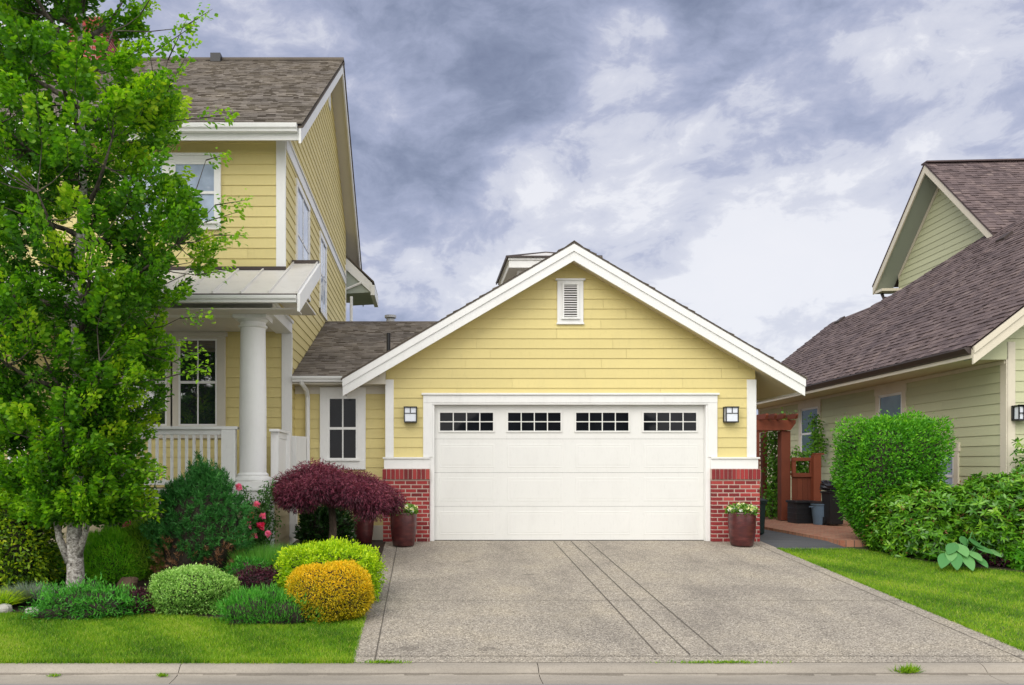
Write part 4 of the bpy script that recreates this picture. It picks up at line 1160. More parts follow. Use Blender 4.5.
# skylight-like vents
for (px, py) in ((841, 321), (1006, 238)):
    # on the left slope: nr_ plane; find by ray
    a = (px-VX)/F; b = (VY-py)/F; c, s_ = math.cos(ANG), math.sin(ANG)
    k0 = (-9.53*c-13.1*s_); k1 = a*c+s_
    Y = (EZ2+EP*(k0+.75)-EYE)/(b-EP*k1); u = k0+k1*Y; t = -(a*Y-9.53)*s_+(Y-13.1)*c
    mb = MB(); mb.obox((u-.12, t-.16, nr_(u-.12)+.0), (.24*.78, 0, .24*.625), (0, .30, 0), (-.03, 0, .07))
    mb.build('roof_vent', 'gutter_brown', NH, local=True)
# side windows
def nwin(p0, p1, z0, z1, glass, cap=True, door=False):
    t1, t0 = NT(p0), NT(p1)
    w = MB(); tr = .13; x = -.003
    w.box(x-.036, x, t0, t0+tr, z0, z1); w.box(x-.036, x, t1-tr, t1, z0, z1); w.box(x-.04, x, t0-.03, t1+.03, z1-.14, z1+.02); w.box(x-.05, x, t0-.03, t1+.03, z0-.03, z0+.06)
    o = w.build('window', 'trim_cream', NH, local=True, bevel=.003)
    s = MB(); zc = z0+(z1-z0)*.5
    s.box(x-.026, x, t0+tr, t0+tr+.05, z0+.06, z1-.14); s.box(x-.026, x, t1-tr-.05, t1-tr, z0+.06, z1-.14)
    s.box(x-.026, x, t0+tr, t1-tr, zc-.025, zc+.025); s.box(x-.026, x, t0+tr, t1-tr, z1-.19, z1-.14); s.box(x-.026, x, t0+tr, t1-tr, z0+.06, z0+.11)
    s.build('sash', 'trim_white', o, local=True)
    p = MB(); p.quad((x-.016, t0+tr, z0+.06), (x-.016, t0+tr, z1-.14), (x-.016, t1-tr, z1-.14), (x-.016, t1-tr, z0+.06)); p.build('pane', glass, o, local=True)
nwin(877, 907, 1.60, 2.97, 'glass_bright'); nwin(800, 821.5, 1.35, 2.97, 'glass_bright'); nwin(934, 960, .55, 1.72, 'glass_sky_painted')
# lantern on its front wall
yy = 13.1-.60*.06-.04; cxn, czn = X(1021.5, 12.98), Z(413, 12.98)
t = thing('wall_lantern', (cxn, 12.98, czn-.12), 'black wall lantern on the front of the green house at the right edge', 'lamp')
m = MB(); y = 13.04
m.box(cxn-.11, cxn+.11, y-.15, y-.13, czn+.10, czn+.13); m.box(cxn-.11, cxn+.11, y-.15, y, czn+.10, czn+.125); m.box(cxn-.11, cxn+.11, y-.15, y, czn-.125, czn-.10); m.box(cxn-.11, cxn+.11, y-.02, y+.02, czn-.12, czn+.12)
for k in (-1, -.2, 1): m.box(cxn+k*.10-.008, cxn+k*.10+.008, y-.15, y-.135, czn-.1, czn+.1)
m.box(cxn-.1, cxn+.1, y-.15, y-.137, czn-.01, czn+.005); m.build('frame', 'black_metal', t)
m = MB(); m.box(cxn-.09, cxn+.09, y-.13, y-.03, czn-.1, czn+.1); m.build('glass', 'frosted', t)

# ------------------------------------------------------------------ side passage: arbour, gate fence, bins
AY = 18.5
ar = thing('garden_arbour', (X(773, AY), AY, 0), 'red stained wooden arbour with notched rafters over the side path', 'arbour')
def post(x, y, w, z0, z1, tint):
    m = MB(); m.rv = tint; m.box(x-w/2, x+w/2, y-w/2, y+w/2, z0, z1); return m.build('post', 'wood_red', ar, bevel=.006)
pxr = X(784, AY); pxl = X(752, AY)
post(pxr, AY, .21, .07, 2.13, .4); post(pxl, AY, .25, .0, 2.13, .5); post(pxr, AY+1.1, .12, .07, 2.13, .2); post(pxl+.1, AY+1.1, .12, 0, 2.13, .2)
zt = 2.14
for yb in (AY-.16, AY+.10, AY+1.08):
    m = MB(); m.rv = random.random()
    xe = X(792.5, AY); m.prism([(pxl-.3, yb, zt), (xe-.12, yb, zt), (xe, yb, zt+.16), (xe, yb, zt+.24), (pxl-.3, yb, zt+.24)], (0, .06, 0))
    m.build('beam', 'wood_red', ar)
for px in (757, 765.5, 774, 786):
    m = MB(); m.rv = random.random(); x = X(px, AY)
    m.prism([(x-.025, AY-.55, zt+.32), (x-.025, AY-.50, zt+.245), (x-.025, AY+1.5, zt+.245), (x-.025, AY+1.55, zt+.36), (x-.025, AY-.55, zt+.36)], (.055, 0, 0))
    m.build('rafter', 'wood_red', ar)
# lattice panel between rear posts
m = MB(); x0, x1, z0, z1 = X(756, AY+1.1), X(771, AY+1.1), .9, 2.0
for k in range(-8, 10):
    a = Vector((x0+k*.09, AY+1.08, z0)); b_ = a+Vector((.9, 0, 1.1))
    for (s, e) in ((a, b_),):
        # clip to the panel
        def clip(s, e):
            d = e-s; t0, t1 = 0, 1
            for ax, lo, hi in ((0, x0, x1), (2, z0, z1)):
                if abs(d[ax]) < 1e-6: continue
                ta, tb = (lo-s[ax])/d[ax], (hi-s[ax])/d[ax]
                t0 = max(t0, min(ta, tb)); t1 = min(t1, max(ta, tb))
            return (s+d*t0, s+d*t1) if t1-t0 > .02 else None
        r_ = clip(s, e)
        if r_: m.tube(r_, .008, 4)
        r_ = clip(Vector((x1-(s.x-x0), s.y+.02, s.z)), Vector((x1-(e.x-x0), e.y+.02, e.z)))
        if r_: m.tube(r_, .008, 4)
m.build('lattice', 'wood_red', ar)
fe = thing('garden_fence', (X(806, 18.3), 18.3, 0), 'rust red board fence panel with an open top frame beside the arbour', 'fence')
fy = 18.3
m = MB(); x0, x1 = X(792, fy), X(814, fy)
k = x0
while k < x1-.02: m.rv = random.random(); m.box(k+.002, k+.118, fy, fy+.025, .12, Z(476, fy)); k += .12
m.build('board_panel', 'wood_red', fe, bevel=.003)
m = MB(); m.rv = .4; m.box(x0, x1, fy-.04, fy+.05, Z(477, fy), Z(473, fy)); m.rv = .7; m.box(x0, x1, fy-.04, fy+.05, Z(461, fy), Z(457.5, fy)); m.box(x1-.10, x1, fy-.03, fy+.04, Z(473, fy), Z(461, fy)); m.box(x0, x0+.08, fy-.03, fy+.04, Z(473, fy), Z(461, fy))
m.build('top_frame', 'wood_red', fe, bevel=.004)
m = MB(); m.rv = .8; m.box(X(812.5, fy-.1), X(820, fy-.1), fy-.16, fy-.01, .07, Z(455, fy)); m.box(X(812, fy), X(820.7, fy), fy-.17, fy+.0, Z(455, fy)+.003, Z(455, fy)+.04); m.build('post', 'wood_red', fe, bevel=.005)
# bins
PV = .055
def wheelie(px0, px1, pt, y, label, mat, lidz=None, bag=False, zb=PV, grp=None):
    x0, x1 = X(px0, y), X(px1, y); cx = (x0+x1)/2; w = (x1-x0)/2; zt = Z(pt, y)
    t = thing('rubbish_bin', (cx, y, zb), label, 'bin', grp)
    m = MB(); dz = zt-zb; b0 = .80
    d = w*1.15
    m.add([(cx-w*b0, y-d*b0, zb+.03), (cx+w*b0, y-d*b0, zb+.03), (cx+w*b0, y+d*b0, zb+.03), (cx-w*b0, y+d*b0, zb+.03),
           (cx-w, y-d, zt-.06), (cx+w, y-d, zt-.06), (cx+w, y+d, zt-.06), (cx-w, y+d, zt-.06)], [(0,3,2,1),(4,5,6,7),(0,1,5,4),(1,2,6,5),(2,3,7,6),(3,0,4,7)])
    m.box(cx-w-.02, cx+w+.02, y-d-.02, y+d+.02, zt-.09, zt-.05)
    for k in (-.45, 0, .45): m.obox((cx+k*w-.015, y-d*b0-.01, zb+.08), (.03, 0, 0), (0, -.0, 0.001), (0, -(d-d*b0), dz-.2)) if False else None
    m.build('body', mat, t, bevel=.012)
    m = MB(); m.obox((cx-w-.03, y-d-.04, zt-.048), (2*w+.06, 0, 0), (0, 2*d+.06, .03), (0, 0, .03)); m.tube([(cx-w*.7, y+d+.05, zt-.02), (cx+w*.7, y+d+.05, zt-.02)], .014, 8)
    m.build('lid', mat, t, bevel=.01)
    for s in (-1, 1):
        m = MB(); m.tube([(cx+s*w*.80, y+d*.75, zb+.09), (cx+s*w*.98, y+d*.75, zb+.09)], .09, 16); m.build('wheel', 'bin_black', t)
    return t
wheelie(825.5, 841, 489, 17.0, 'tall black wheeled bin with a bag on its lid, beside the hedge', 'bin_black')
wheelie(753.5, 763.5, 499, 15.3, 'dark green bin tucked behind the right brick pier', 'bin_green', zb=0)
# low black compost box
y = 17.75; x0, x1 = X(792, y), X(813, y)
t = thing('storage_box', ((x0+x1)/2, y, PV), 'low black plastic storage box in front of the red fence', 'box')
m = MB(); m.box(x0+.01, x1-.01, y-.2, y+.25, PV, Z(503, y)); 
for k in range(1, 4): m.box(x0, x1, y-.21, y+.26, PV+(Z(503, y)-PV)*k/4-.008, PV+(Z(503, y)-PV)*k/4+.008)
m.build('body', 'bin_black', t, bevel=.01)
m = MB(); m.box(x0-.02, x1+.02, y-.24, y+.28, Z(503, y)+.002, Z(500.5, y)); m.build('lid', 'bin_black', t, bevel=.01)
# blue grey round bin
y = 17.3; cx = X(822, y); rr_ = .215; zt = Z(502.5, y)
t = thing('rubbish_bin', (cx, y, PV), 'blue grey round plastic bin between the black box and tall black bin', 'bin')
m = MB(); m.lathe([(0, PV+.004), (rr_*.80, PV+.004), (rr_, zt-.05), (rr_+.015, zt-.05), (rr_+.015, zt-.02), (rr_+.0, zt-.02), (rr_*.9, zt-.3)], (cx, y, 0), 28); m.build('body', 'bin_blue', t)
for s in (-1, 1):
    m = MB(); m.tube([(cx+s*(rr_+.0), y-.05, zt-.08), (cx+s*(rr_+.035), y-.05, zt-.10), (cx+s*(rr_+.035), y+.05, zt-.10), (cx+s*(rr_+.0), y+.05, zt-.08)], .01, 6); m.build('handle', 'bin_blue', t)
m = MB(); m.lathe([(rr_+.02, zt-.019), (rr_+.025, zt), (rr_*.6, zt+.025), (0, zt+.03)], (cx, y, 0), 28); m.build('lid', 'bin_black', t)
# bag on the tall bin
cxb, yb, zb = X(832, 16.95), 16.95, Z(485.5, 16.95)
c_ = blob_core((cxb, yb, zb), (.22, .2, .12), 1, Z(489, 16.95), 2.2, None, 77, .22, 6)
tag(c_.build('rubbish_bag', 'bag_black', origin=(cxb, yb, Z(489, 16.95))), 'crumpled black rubbish bag lying on the tall black bin', 'bag')

# ------------------------------------------------------------------ pots
def pot(px, y, pb, pt, wpx, label, cat='plant pot', zg=None, grp=None):
    cx = X(px, y); zb = g(y) if zg is None else zg; zt = Z(pt, y); r = wpx/2/F*y; h = zt-zb
    m = MB(); m.lathe([(0, .004), (r*.72, .004), (r*.80, .02), (r*.90, h*.25), (r*.99, h*.6), (r*1.0, h*.86), (r*.97, h*.95), (r*.985, h), (r*.90, h), (r*.86, h-.03), (r*.84, h-.05)], (cx, y, zb), 40)
    m.mi = 1; m.lathe([(r*.85, h-.045), (0, h-.035)], (cx, y, zb), 40)
    o = m.build('plant_pot', ['glazed_maroon', 'soil'], smooth=True, origin=(cx, y, zb)); tag(o, label, cat, grp)
    return cx, y, zt, r
GP_ = 'tall maroon glazed plant pots'
p1 = pot(403.5, 13.60, 545, 512, 26.5, 'tall maroon glazed pot against the left brick pier', grp=GP_)
p2 = pot(742, 13.60, 545, 512, 26.5, 'tall maroon glazed pot against the right brick pier', grp=GP_)
p3 = pot(363.5, 13.9, 537, 507, 21, 'maroon glazed pot half hidden behind the red maple', grp=GP_)
def pansies(p, label, seed):
    cx, cy, zt, r = p; c = (cx, cy, zt-.01)
    s1 = shrub_sets(c, (r*1.05, r*1.05, .13), 1300, .05, .025, seed=seed, zmin=zt-.04, depth=.5, up=.6)
    rr = np.random.default_rng(seed); n = 46
    sets = [s1]
    a = rr.uniform(0, 6.28, n); q = r*np.sqrt(rr.random(n))*1.0
    for i in range(n):
        ctr = np.array([cx+q[i]*math.cos(a[i]), cy+q[i]*math.sin(a[i]), zt+.085+rr.uniform(-.03, .05)-.05*(q[i]/r)**2])
        k = 5; an = np.arange(k)/k*6.283+rr.uniform(0, 6); f = np.array([rr.normal(0, .3), -.8, rr.uniform(.3, .9)]); f /= np.linalg.norm(f)
        u = np.cross(f, [0, 0, 1.]); u /= np.linalg.norm(u); w = np.cross(u, f)
        d = np.cos(an)[:, None]*u+np.sin(an)[:, None]*w
        sets.append((leaf_arrays(np.repeat(ctr[None], k, 0), d, np.repeat(f[None], k, 0), .038, .040, .05), rr.uniform(.2, 1, k), 1 if rr.random() < .72 else 2))
    tag(foliage('pansies', ['leaf_vine', 'petal_cream', 'petal_white'], sets, None, (cx, cy, zt-.04)), label, 'flowers', 'pale yellow pansies in the pots')
pansies(p1, 'pale yellow and white pansies filling the pot left of the garage door', 5)
pansies(p2, 'pale yellow and white pansies filling the pot right of the garage door', 6)

# ------------------------------------------------------------------ the other side of the street (behind the photographer, seen in the window glass)
oh = thing('house', (-14, -24, -.55), 'plain grey gabled house across the street', 'house')
m = MB(); m.box(-19, -9, -32, -24, -.55, 3.6); m.prism([(-19.6, -32.4, 3.5), (-8.4, -32.4, 3.5), (-14, -32.4, 6.6)], (0, 9, 0)); m.build('wall', 'wood_grey', oh)
oh = thing('house', (9, -25, -.55), 'wide dark gabled house across the street', 'house')
m = MB(); m.box(3, 15, -34, -25, -.55, 4.2); m.prism([(2.4, -34.4, 4.1), (15.6, -34.4, 4.1), (9, -34.4, 8.0)], (0, 10, 0)); m.build('wall', 'wood_grey', oh)
#FOLIAGE
# ------------------------------------------------------------------ planting
def ell(pl, pr_, pt, pb, dr=.8, cf=.42, Yc=None):
    """centre and radii of a bush seen between columns pl..pr, rows pt..pb (pb = its front foot)"""
    if Yc is None:
        Yf = gy(pb); Yc = Yf
        for _ in range(6): rx = (pr_-pl)/2/F*Yc; Yc = Yf+dr*rx*.9
    rx = (pr_-pl)/2/F*Yc; top = Z(pt, Yc); bot = g(Yc); c = bot+(top-bot)*cf
    return (X((pl+pr_)/2, Yc), Yc, c), (rx, rx*dr, (top-c))

# --- street tree in front of the porch
TX, TY = X(75, 10.15), 10.15; TZ = g(TY)
tree = thing('broadleaf_tree', (TX, TY, TZ), 'tall leafy green tree with pale mottled trunk in the left flower bed', 'tree')
right_o = [(-140, 95), (-90, 125), (-40, 145), (0, 152), (40, 158), (70, 168), (100, 200), (130, 190), (160, 188), (200, 222), (240, 232), (270, 215), (300, 196), (340, 176), (380, 180), (410, 162), (440, 150), (480, 158), (510, 156), (540, 128), (556, 100)]
left_o = [(-140, 60), (-90, 20), (-40, -10), (0, -30), (100, -60), (200, -72), (300, -70), (400, -45), (450, -25), (480, 0), (510, 8), (540, 40), (552, 62)]
def interp(o, y): return float(np.interp(y, [a for a, b in o], [b for a, b in o]))
r = np.random.default_rng(4)
clumps = []
while len(clumps) < 860:
    py = r.uniform(-135, 548); th = r.uniform(0, 2*math.pi); q = r.uniform(.12, 1)**.55
    lo_, hi = interp(left_o, py), interp(right_o, py); cxp = (lo_+hi)/2; hw = (hi-lo_)/2
    hw -= 10
    if hw < 8: continue
    pxx = cxp+hw*math.cos(th)*q
    if 48 < pxx < 120 and 0 < py < 72 and r.random() < .95: continue
    if 70 < pxx < 160 and py < 8 and r.random() < .5: continue
    x = X(cxp, TY)+hw/F*TY*math.cos(th)*q; y = TY+min(1.38, hw/F*TY*.95)*math.sin(th)*q; z = Z(py, TY)
    clumps.append((x, y, z, q, th))
# outlying sprays: (px, py, dx, dz, length)
extra = [(165, 95, .55, .85, .75), (150, 55, .9, .5, .7), (168, 60, .5, .9, .55), (200, 118, 1, .05, .45), (215, 205, 1, .1, .45), (214, 235, 1, -.05, .42), (180, 318, 1, .0, .45), (165, 378, 1, .25, .62), (172, 362, 1, .35, .45), (150, 350, 1, .2, .5),
         (195, 275, 1, .1, .5), (140, 470, 1, -.1, .35), (130, 510, 1, -.1, .4), (182, 28, .9, .45, .45), (140, 15, .6, .8, .5), (100, -10, .3, 1, .5), (206, 160, 1, .2, .3), (205, 222, 1, .25, .5)]
tb = MB(); lb = MB(); leafsets = []
trunk_pts = [Vector((TX, TY, TZ-.1)), Vector((TX+.01, TY, TZ+.25)), Vector((TX-.01, TY, TZ+.75)), Vector((TX+.02, TY+.02, TZ+1.3)), Vector((TX+.06, TY, TZ+2.3)), Vector((TX+.02, TY, TZ+3.6)), Vector((TX+.10, TY+.02, TZ+5.2)), Vector((TX+.06, TY, TZ+6.8)), Vector((TX+.09, TY, TZ+8.6))]
tb.tube(trunk_pts, [.135, .104, .096, .088, .078, .066, .05, .03, .01], 14, wob=.05)
def tpt(z):
    for a, b in zip(trunk_pts[:-1], trunk_pts[1:]):
        if z <= b.z: k = max(0, (z-a.z)/(b.z-a.z)); return a+(b-a)*k
    return trunk_pts[-1].copy()
# two low limbs that leave the trunk near its base
tb.tube([(TX-.06, TY-.03, TZ+.42), (TX-.17, TY-.06, TZ+.72), (TX-.24, TY-.05, TZ+1.1), (TX-.42, TY-.05, TZ+1.6), (TX-.7, TY-.1, TZ+2.4)], [.055, .042, .036, .03, .018], 9, wob=.06)
tb.tube([(TX+.06, TY-.04, TZ+.50), (TX+.17, TY-.10, TZ+.78), (TX+.25, TY-.13, TZ+1.05), (TX+.33, TY-.16, TZ+1.2), (TX+.50, TY-.2, TZ+1.35), (TX+.75, TY-.2, TZ+1.6)], [.05, .036, .032, .028, .02, .012], 9, wob=.06)
# main limbs, then each spray hangs on its nearest limb
limbs = []
for i in range(34):
    z = TZ+1.1+6.9*i/34; b = tpt(z); th = i*2.4+r.uniform(-.4, .4)
    zt_ = z+r.uniform(.5, 1.1); py = VY-(zt_-EYE)*F/TY; lo_, hi = interp(left_o, py), interp(right_o, py)
    rad = max(.25, (hi-lo_)/2/F*TY*.72); cxw = X((lo_+hi)/2, TY)
    e = Vector((cxw+rad*math.cos(th), TY+min(1.1, rad)*math.sin(th), zt_)); m_ = (b+e)/2+Vector((0, 0, -.10))
    pts = [b, b*.7+m_*.3+Vector((0, 0, .02)), m_, m_*.5+e*.5+Vector((0, 0, -.03)), e]
    lb.tube(pts, [.045, .036, .027, .018, .008], 6); limbs += pts
def spray(o, ax, ln, n, tone, lw=.17, size=.074):
    ax = ax.normalized(); up = Vector((r.normal(0, .35), r.normal(0, .35)-.15, 1)); lat = ax.cross(up).normalized(); nn = lat.cross(ax)
    t = r.uniform(0, 1, n); s = r.choice((-1, 1), n)
    k = r.uniform(0, 1, n)**.8*lw*(1.1-.65*t)
    A, Lt, Nn = np.array(ax), np.array(lat), np.array(nn)
    c = np.array(o)+A*(t*ln)[:, None]+Lt*(s*k)[:, None]+Nn*r.normal(0, .045, n)[:, None]
    d = A*.55+Lt*(s*.8)[:, None]+r.normal(0, .35, (n, 3))+np.array([0, 0, -.18])
    nrm = Nn+r.normal(0, .45, (n, 3))
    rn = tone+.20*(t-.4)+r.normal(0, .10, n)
    leafsets.append((leaf6(c, d, nrm, size*r.uniform(.6, 1.2, n), size*.60*r.uniform(.8, 1.15, n)), rn, 0))
def hang(o):
    b = min(limbs, key=lambda p: (p-o).length+.6*max(0, p.z-o.z))
    m_ = (b+o)/2+Vector((0, 0, -.03)); lb.tube([b, m_, o], [.010, .007, .004], 4, cap=False)
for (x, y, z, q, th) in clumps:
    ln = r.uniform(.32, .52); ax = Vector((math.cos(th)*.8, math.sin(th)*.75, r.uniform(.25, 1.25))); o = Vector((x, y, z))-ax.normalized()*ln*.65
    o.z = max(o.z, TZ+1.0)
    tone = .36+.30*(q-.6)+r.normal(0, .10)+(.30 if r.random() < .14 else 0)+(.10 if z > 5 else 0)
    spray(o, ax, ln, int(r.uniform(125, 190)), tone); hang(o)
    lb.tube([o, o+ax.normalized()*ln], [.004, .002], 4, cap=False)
for (px, py, dx, dz, ln) in extra:
    o = P(px, py, TY-.2); ax = Vector((dx, -.15, dz)).normalized(); spray(o, ax, ln, int(120*ln), .62, lw=.12, size=.07); hang(o); lb.tube([o, o+ax*ln], [.009, .002], 5)
tb.build('trunk', 'bark_pale', tree, smooth=True); lb.build('branches', 'bark_limb', tree, smooth=True)
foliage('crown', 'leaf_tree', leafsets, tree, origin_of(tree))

# --- left bed
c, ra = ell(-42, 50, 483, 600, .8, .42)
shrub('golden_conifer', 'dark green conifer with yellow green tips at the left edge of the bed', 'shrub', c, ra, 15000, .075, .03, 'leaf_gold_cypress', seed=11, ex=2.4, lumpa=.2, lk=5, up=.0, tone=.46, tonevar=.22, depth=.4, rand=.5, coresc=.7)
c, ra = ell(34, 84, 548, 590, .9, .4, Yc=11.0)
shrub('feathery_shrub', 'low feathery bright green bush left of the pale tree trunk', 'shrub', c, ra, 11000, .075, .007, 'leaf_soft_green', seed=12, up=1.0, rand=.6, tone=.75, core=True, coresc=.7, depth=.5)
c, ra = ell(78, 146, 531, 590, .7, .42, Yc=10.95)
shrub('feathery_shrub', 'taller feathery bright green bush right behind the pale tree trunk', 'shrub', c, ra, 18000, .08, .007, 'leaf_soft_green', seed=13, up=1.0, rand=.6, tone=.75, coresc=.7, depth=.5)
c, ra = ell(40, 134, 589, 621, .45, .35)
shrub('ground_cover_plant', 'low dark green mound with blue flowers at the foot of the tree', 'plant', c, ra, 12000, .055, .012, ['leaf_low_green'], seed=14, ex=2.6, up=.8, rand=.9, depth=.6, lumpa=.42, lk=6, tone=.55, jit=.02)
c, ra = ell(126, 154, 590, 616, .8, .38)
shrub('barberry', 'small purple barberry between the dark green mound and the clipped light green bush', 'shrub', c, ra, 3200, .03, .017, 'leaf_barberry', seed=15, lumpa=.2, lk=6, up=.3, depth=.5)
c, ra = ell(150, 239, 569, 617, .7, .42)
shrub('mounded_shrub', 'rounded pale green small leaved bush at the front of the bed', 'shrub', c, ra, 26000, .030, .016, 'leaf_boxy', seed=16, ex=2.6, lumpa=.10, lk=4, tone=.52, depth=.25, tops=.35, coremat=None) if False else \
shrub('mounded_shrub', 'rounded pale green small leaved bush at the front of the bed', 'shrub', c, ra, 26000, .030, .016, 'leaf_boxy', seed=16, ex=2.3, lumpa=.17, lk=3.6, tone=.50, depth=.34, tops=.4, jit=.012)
# mugo pine: egg-shaped, tufts of needles pointing up
c, ra = ell(152, 248, 461, 590, .8, .42, Yc=10.9)
def egg(q): 
    k = 1-.44*np.clip(q[:, 2]/ra[2], 0, 1)**1.6; q = q.copy(); q[:, 0] *= k; q[:, 1] *= k; return q
def needles(c, ra, ntuft, per, seed, warp, zmin, ln=.075, wd=.0075, tone=.45, keep=None, lumpa=.13):
    rr = np.random.default_rng(seed); d = unit(rr.normal(0, 1, (ntuft, 3)))
    q = superr(d, ra, 2.1)*((1+lump(d, seed, 5, lumpa))*(1-.30*rr.random(ntuft)**1.6))[:, None]
    q = warp(q)+np.array(c); k = q[:, 2] > zmin
    if keep is not None: k &= keep(q)
    q = q[k]; d = d[k]; m = len(q)
    ax = unit(d/np.array(ra)*.5+np.array([0, 0, .75])+rr.normal(0, .25, (m, 3)))
    C_ = np.repeat(q, per, 0)+np.repeat(ax, per, 0)*rr.uniform(-.09, .02, (m*per, 1))
    D_ = unit(np.repeat(ax, per, 0)*.9+rr.normal(0, .55, (m*per, 3)))
    tn = np.repeat(tone+rr.normal(0, .16, m), per)+rr.normal(0, .1, m*per)
    return (leaf_arrays(C_, D_, unit(rr.normal(0, 1, (m*per, 3))), ln*rr.uniform(.6, 1.1, m*per), wd, 0), tn)
zb = g(c[1])
brown = lambda q: (q[:, 2] < .30)
s1 = needles(c, ra, 2600, 24, 17, egg, zb+.18, wd=.010, lumpa=.20, keep=lambda q: (q[:, 2] > .20+.12*np.sin(q[:, 0]*9)))
s2 = needles(c, tuple(.98*v for v in ra), 700, 22, 18, egg, zb+.10, ln=.06, wd=.009, tone=.5, keep=lambda q: q[:, 2] < .34+.12*np.sin(q[:, 0]*9))
o = foliage('mugo_pine', ['leaf_pine', 'leaf_brown_needles'], [(s1[0], s1[1], 0), (s2[0], s2[1], 1)], None, (c[0], c[1], zb), core=blob_core(c, ra, .76, zb, 2.1, egg, 17, .13, 5))
tag(o, 'dark green egg shaped mugo pine with brown lower needles in front of the porch', 'shrub')
c, ra = ell(120, 164, 524, 590, .8, .5, Yc=11.0)
shrub('fine_leaved_shrub', 'olive green wispy bush left of the dark pine', 'shrub', c, ra, 11000, .085, .008, 'leaf_olive', seed=19, up=1.1, rand=.6, depth=.5, lumpa=.2, coresc=.7)
c, ra = ell(236, 288, 568, 604, .8, .4)
shrub('barberry', 'larger purple barberry between the pale green bush and the golden bush', 'shrub', c, ra, 6000, .032, .018, 'leaf_barberry', seed=20, lumpa=.28, lk=6, up=.3, depth=.6, coresc=.65)
c, ra = ell(222, 308, 592, 626, .4, .35)
shrub('ground_cover_plant', 'low spiky bright green mound left of the golden bush', 'plant', c, ra, 11000, .06, .008, 'leaf_low_green', seed=21, ex=2.5, up=1.4, rand=.6, tone=.66, depth=.6, lumpa=.36, jit=.02)
c, ra = ell(226, 270, 560, 600, .6, .35, Yc=10.4)
shrub('ground_cover_plant', 'flat dark green mat behind the larger purple barberry', 'plant', c, ra, 5000, .05, .012, 'leaf_low_green', seed=22, ex=2.5, up=.8, depth=.5, lumpa=.2, tone=.4)
def grassy(name, label, px0, px1, Y, n, h, mat, seed, lean=.35, wd=.006, ry=.3, cat='plant', radial=False):
    rr = np.random.default_rng(seed); x0, x1 = X(px0, Y), X(px1, Y); z = g(Y)
    a = rr.uniform(0, 6.28, n); q = np.sqrt(rr.random(n)); rx = (x1-x0)/2
    k = .35 if radial else 1
    cx = (x0+x1)/2+rx*k*q*np.cos(a); cy = Y+ry*k*q*np.sin(a); c = np.stack([cx, cy, np.full(n, z)], 1)
    d = np.stack([np.cos(a)*q*lean*(2 if radial else 1), np.sin(a)*q*lean*(2 if radial else 1), np.ones(n)], 1)+rr.normal(0, .16, (n, 3))
    L_ = h*rr.uniform(.55, 1.1, n)
    v = leaf_arrays(c, d, unit(rr.normal(0, 1, (n, 3))), L_, wd, 0)
    # droop the tips
    v = v.reshape(n, 4, 3); v[:, 2, :2] += (np.stack([np.cos(a), np.sin(a)], 1)*(q*L_*lean*.5)[:, None]); v[:, 2, 2] -= L_*.08
    o = foliage(name, mat, [(v.reshape(-1, 3), rr.normal(.5, .2, n))], None, ((x0+x1)/2, Y, z)); tag(o, label, cat)
grassy('lavender', 'soft green lavender clump between the dark pine and the chartreuse bush', 238, 296, 11.1, 7000, .52, 'leaf_lavender', 23, .3, .007, .35)
grassy('blue_fescue', 'tuft of blue grey ornamental grass near the left edge of the bed', 8, 46, 9.75, 3000, .30, 'leaf_blue_grass', 24, .8, .006, .2, radial=True)
grassy('yellow_sedge', 'small yellow green plant in the left front corner of the bed', -8, 14, 9.5, 1200, .26, 'leaf_chartreuse', 25, .6, .012, .12, radial=True)
# chartreuse and golden mounds
c, ra = ell(280, 378, 545, 608, .75, .45)
def flatsprays(name, label, c, ra, n, mat, seed, tone=.5, size=.055, lumpa=.12, up=-.05):
    s = [shrub_sets(c, ra, n, size, size*.42, seed=seed, ex=2.8, lumpa=lumpa, lk=7, up=up, rand=.5, tone=tone, tonevar=.17, depth=.3, zmin=g(c[1]), tops=.3)]
    o = foliage(name, mat, s, None, (c[0], c[1], g(c[1])), core=blob_core(c, ra, .8, g(c[1]), 2.8, None, seed, lumpa, 7)); return tag(o, label, 'shrub')
flatsprays('spreading_shrub', 'wide chartreuse bush spreading to the driveway behind the golden bush', c, ra, 30000, 'leaf_chartreuse', 26, .42, .042, .17, -.1)
c, ra = ell(288, 371, 563, 625, .8, .46)
shrub('golden_shrub', 'round clipped golden yellow bush at the lawn corner by the driveway', 'shrub', c, ra, 34000, .026, .012, 'leaf_golden', seed=27, ex=2.5, lumpa=.10, lk=3.5, up=.5, rand=.7, tone=.42, tonevar=.22, depth=.22, jit=.008, tops=.75, coresc=.88)
c, ra = ell(298, 350, 506, 548, .7, .45, Yc=13.1)
shrub('evergreen_shrub', 'dark glossy evergreen bush under the red maple against the house', 'shrub', c, ra, 5000, .085, .035, 'leaf_dark_glossy', seed=28, lumpa=.2, depth=.4)
